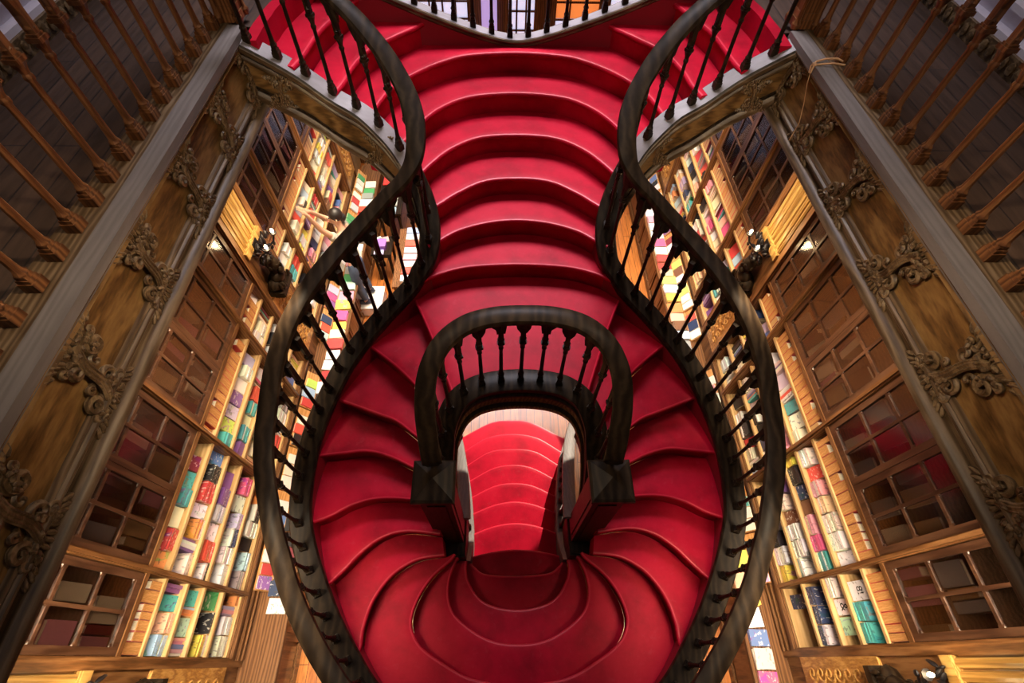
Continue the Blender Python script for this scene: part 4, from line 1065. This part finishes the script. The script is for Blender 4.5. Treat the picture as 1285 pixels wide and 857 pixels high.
t = table('tray_table', -2.18, -1.86, 5.35, 5.75, 5.62, 'small dark tray table with a purple box beside the reaching person', 'walnut')
b = MB(); b.bb(-2.10,-1.95,5.44,5.58,EYE-5.62,EYE-5.52); b.bb(-2.11,-1.94,5.43,5.59,EYE-5.535,EYE-5.515); tag(b.build('gift_box', M['purple'], smooth=0), 'purple lidded box on the small dark tray table', 'box')
for k, (x, y, cn) in enumerate(((-2.05,5.40,'lavender'),(-2.0,5.66,'pink'),(-2.10,5.65,'white'))):
    put((x, y, EYE-5.62+.011), frame(-1,'open',yaw=.3*k), (.11,.15,.02), 'plain', cn, '%s card on the small dark tray table' % cn, 'cards on the tray table')
t = table('display_table', -2.15, -1.75, 6.05, 7.4, 5.42, 'long glass-topped table with a red runner at the far left', 'walnut')
b = MB(); b.bb(-2.12,-1.78,6.75,7.05,EYE-5.42,EYE-5.40); b.add([(-1.76,6.72,EYE-5.40),(-1.45,6.86,EYE-5.43),(-1.76,7.05,EYE-5.40),(-1.76,6.72,EYE-5.42),(-1.45,6.86,EYE-5.45),(-1.76,7.05,EYE-5.42)], [(0,1,2),(3,5,4),(0,3,4,1),(1,4,5,2),(2,5,3,0)])
tag(b.build('table_runner', M['redcloth'], smooth=0), 'red runner across the glass-topped table at the far left', 'cloth')
for k, (y, cn) in enumerate(((6.12,'sky'),(6.30,'silver'),(6.47,'white'),(6.62,'white'),(7.15,'grey'),(7.28,'silver'))):
    put((-1.95, y, EYE-5.42+.013), frame(-1,'open'), (.13,.24,.025), 'pat', cn, '%s book, %s along the long table with red runner' % (cn, o_(k)), 'books on the long far table')
# folding stand beside that table
b = MB()
for dx in (0,.18):
    b.tube([(-1.6+dx,6.2,0),(-1.35+dx,6.55,.8)], .014, 6); b.tube([(-1.35+dx,6.2,0),(-1.6+dx,6.55,.8)], .014, 6)
b.bb(-1.62,-1.15,6.28,6.55,.78,.80)
tag(b.build('folding_stand', M['dark']), 'dark folding stand beside the long table with the red runner', 'stand')

# ------------------------------------------------------------------ lights
def area(name, loc, target, sx, sy, e, col, spread=None):
    l = bpy.data.lights.new(name, 'AREA'); l.shape = 'RECTANGLE'; l.size = sx; l.size_y = sy; l.energy = e; l.color = col
    if spread: l.spread = math.radians(spread)
    o = link(name, l); o.location = loc; o.rotation_euler = (Vector(target)-Vector(loc)).to_track_quat('-Z','Y').to_euler(); return o
area('skylight', (0, 6.0, EYE+2.4), (0, 4.3, EYE-2.0), 3.0, 2.0, 140, (.95,.90,1.0), 66)
area('skylight_near', (0, .8, EYE+4.0), (0, 1.0, 0), 2.0, 2.5, 7, (.86,.90,1.0))
for s in (-1,1):
    for y in (-.9, .3, 1.9, 3.5, 5.2, 6.8):
        area('shelf_light', (s*2.05, y, EYE-2.04), (s*2.75, y, EYE-4.9), .12, 1.3, 30, (1,.80,.54), 74)
    area('floor_light', (s*2.2, 4.9, EYE-2.02), (s*2.0, 4.9, 0), .12, 4.0, 62, (1,.80,.55), 74)
    area('floor_light', (s*2.3, .2, EYE-2.02), (s*2.25, .2, 0), .12, 2.4, 14, (1,.80,.55), 56)
    area('gallery_light', (s*2.8, 1.8, EYE+1.0), (s*1.9, 1.6, EYE-1.5), .3, 4.0, 21, (1,.70,.42))
    area('fascia_fill', (s*.9, 1.3, EYE+.7), (-s*1.8, 1.3, EYE-1.70), .25, 3.4, 10, (1,.80,.55), 34)  # unseen fill lamps, added to brighten the fascias
for s in (-1,1): area('string_fill', (s*.5, -.6, EYE+.9), (s*1.3, 3.2, EYE-2.0), .5, .5, 3, (1,.82,.58), 26)  # added fill without a fixture, lightens the side strings
sp_ = bpy.data.lights.new('sunbeam', 'SPOT'); sp_.energy = 4200; sp_.spot_size = math.radians(21); sp_.spot_blend = .08; sp_.color = (1,.90,.72); sp_.shadow_soft_size = .02
so = link('sunbeam', sp_); so.location = (2.1, 6.3, EYE-2.4); so.rotation_euler = (Vector((-.15,1.95,.7))-so.location).to_track_quat('-Z','Y').to_euler()
w = bpy.data.worlds.new('world'); scene.world = w; w.use_nodes = True
w.node_tree.nodes['Background'].inputs[0].default_value = (.72,.70,.85,1); w.node_tree.nodes['Background'].inputs[1].default_value = .10

# ------------------------------------------------------------------ camera
f = 607.45; pit, yaw, rol = (math.radians(v) for v in (56.554, 2.334, 1.757))
cp, sn = math.cos(pit), math.sin(pit)
Fw = Vector((math.sin(yaw)*cp, math.cos(yaw)*cp, -sn)); Rt = Vector((math.cos(yaw), -math.sin(yaw), 0)); Up = Rt.cross(Fw)
Rt, Up = Rt*math.cos(rol)+Up*math.sin(rol), -Rt*math.sin(rol)+Up*math.cos(rol)
cam = bpy.data.cameras.new('camera'); cam.sensor_width = 36; cam.lens = f/1285*36; cam.clip_start = .02
co = link('camera', cam); co.matrix_world = Matrix((Rt, Up, -Fw)).transposed().to_4x4(); co.location = (CAM_X, 0, EYE); scene.camera = co
scene.view_settings.view_transform = 'Standard'; scene.view_settings.look = 'None'; scene.view_settings.exposure = 0

# ------------------------------------------------------------------ choose which books stand as individuals: the ones that show largest
bpy.context.view_layer.update()
dg = bpy.context.evaluated_depsgraph_get(); eye = Vector((CAM_X,0,EYE))
def seen(p):
    d = p-eye; L = d.length; d.normalize(); o = eye.copy(); left = L
    for _ in range(5):
        hit, loc, nrm, idx, ob, mx = scene.ray_cast(dg, o, d, distance=left-.01)
        if not hit: return True
        if ob.name.startswith('glass'):
            o = loc+d*.003; left = L-(o-eye).length; continue
        return False
    return False
def infr(p):
    d = p-eye; z = d.dot(Fw)
    if z < .1: return None
    return (642.5+f*d.dot(Rt)/z, 428.5-f*d.dot(Up)/z, z)
def score(bk):
    c = bk['c']; q_ = infr(c)
    if q_ is None or not (-10 < q_[0] < 1295 and -10 < q_[1] < 867): return 0
    Mx = bk['M']; n = 0
    pts = [Mx @ Vector(v) for v in ((0,0,.5),(-.5,0,0),(.3,.3,.5),(-.3,-.3,.5),(-.5,.4,.4),(0,.5,0),(0,-.5,0))]
    for p in pts: n += seen(p + (eye-p).normalized()*.004)
    d = sorted(bk['d']); area_ = 0
    v = (eye-c).normalized()
    for ax, (a, b_) in enumerate(((1,2),(0,2),(0,1))):
        area_ += abs(bk['n'].col[ax].dot(v))*bk['d'][a]*bk['d'][b_]
    return n/7*area_/q_[2]**2
for bk in books: bk['s'] = score(bk)
books.sort(key=lambda b_: -b_['s'])
NB = 300
for bk in books[:NB]:
    if bk['s'] <= 0: break
    o = link('box' if ' box' in bk['label'] else ('card' if ' card' in bk['label'] else 'book'), BM[bk['kind']])
    o.matrix_world = bk['M']; o.color = (*bk['color'],1)
    tag(o, bk['label'], 'box' if ' box' in bk['label'] else ('card' if ' card' in bk['label'] else 'book'), bk['group'])
def lettering(bk_obj, bk, text, frac=.62):
    cu = bpy.data.curves.new('lettering', 'FONT'); cu.body = text; cu.align_x = 'CENTER'; cu.align_y = 'CENTER'; cu.extrude = .0004
    w_, h_, t_ = bk['d']; cu.size = h_*frac; cu.materials.append(M['ink'])
    o = bpy.data.objects.new('lettering', cu); COL.objects.link(o); o.parent = bk_obj
    Rw = bk['n'].to_4x4(); world = Matrix.Translation(Vector(bk['c'])+bk['n'] @ Vector((0,0,t_/2+.0008))) @ Rw
    if bk.get('flatstack'): world = world @ Matrix.Rotation(math.radians(90), 4, 'Z')
    o.matrix_parent_inverse = bk['M'].inverted(); o.matrix_basis = world
    return o
done = {}
for bk in books[:NB]:
    l_ = bk['label']
    ob_ = next((o for o in COL.objects if o.get('label') == l_), None)
    if ob_ is None: continue
    if l_.startswith('white book facing') and 'second shelf, right nearest narrow' in l_: lettering(ob_, bk, '8!', .42)
    elif l_.startswith('white book facing') and 'third shelf, right nearest narrow' in l_: lettering(ob_, bk, '&')
rest = MB(); cols = []
for bk in books[NB:]:
    if bk['s'] <= 0 and R.random() < .0: continue
    b = MB(); t_ = .08
    b.bb(-.5,.5,-.5,.5,.5-t_,.5); b.bb(-.5,.5,-.5,.5,-.5,-.5+t_); b.bb(-.5,-.46,-.5,.5,-.5+t_,.5-t_); b.bb(-.46,.47,-.475,.475,-.5+t_,.5-t_)
    b.xf(bk['M']); rest.add(b.v, b.f)
    tan_ = bk['kind'] == 'old'
    for k in range(24): cols.append(CN['tan'] if (tan_ and 12 <= k < 18) else (bk['color'] if k < 18 else (.78,.70,.55)))
me = rest.mesh('shelved_books', M['cover_attr'], smooth=0)
ca = me.color_attributes.new('Col', 'FLOAT_COLOR', 'CORNER')
if len(me.polygons)*4 == len(me.loops):
    for p_, c in zip(me.polygons, cols):
        for li in p_.loop_indices: ca.data[li].color = (*c,1)
o = link('shelved_books', me); tag(o, 'the remaining small or half hidden books on the shelves and counters', 'books', None, 'stuff')
k = 0
for c_, Rm, dims, cn, lb in olds:
    bk = dict(c=c_, M=Matrix.Translation(c_) @ Rm.to_4x4() @ Matrix.Diagonal((*dims,1)), n=Rm, d=dims)
    o = link('antique_book', BM['plain']); o.matrix_world = bk['M']; o.color = (*[v*.6 for v in CN[cn]],1); tag(o, lb, 'antique book', 'old volumes behind the cabinet glass')  # colours dimmed to put the cabinet's shade into them
print('books', len(books), 'seen', sum(b_['s'] > 0 for b_ in books), 'olds', len(olds))
for ob in bpy.data.objects:
    if '_anchor' in ob: del ob['_anchor']
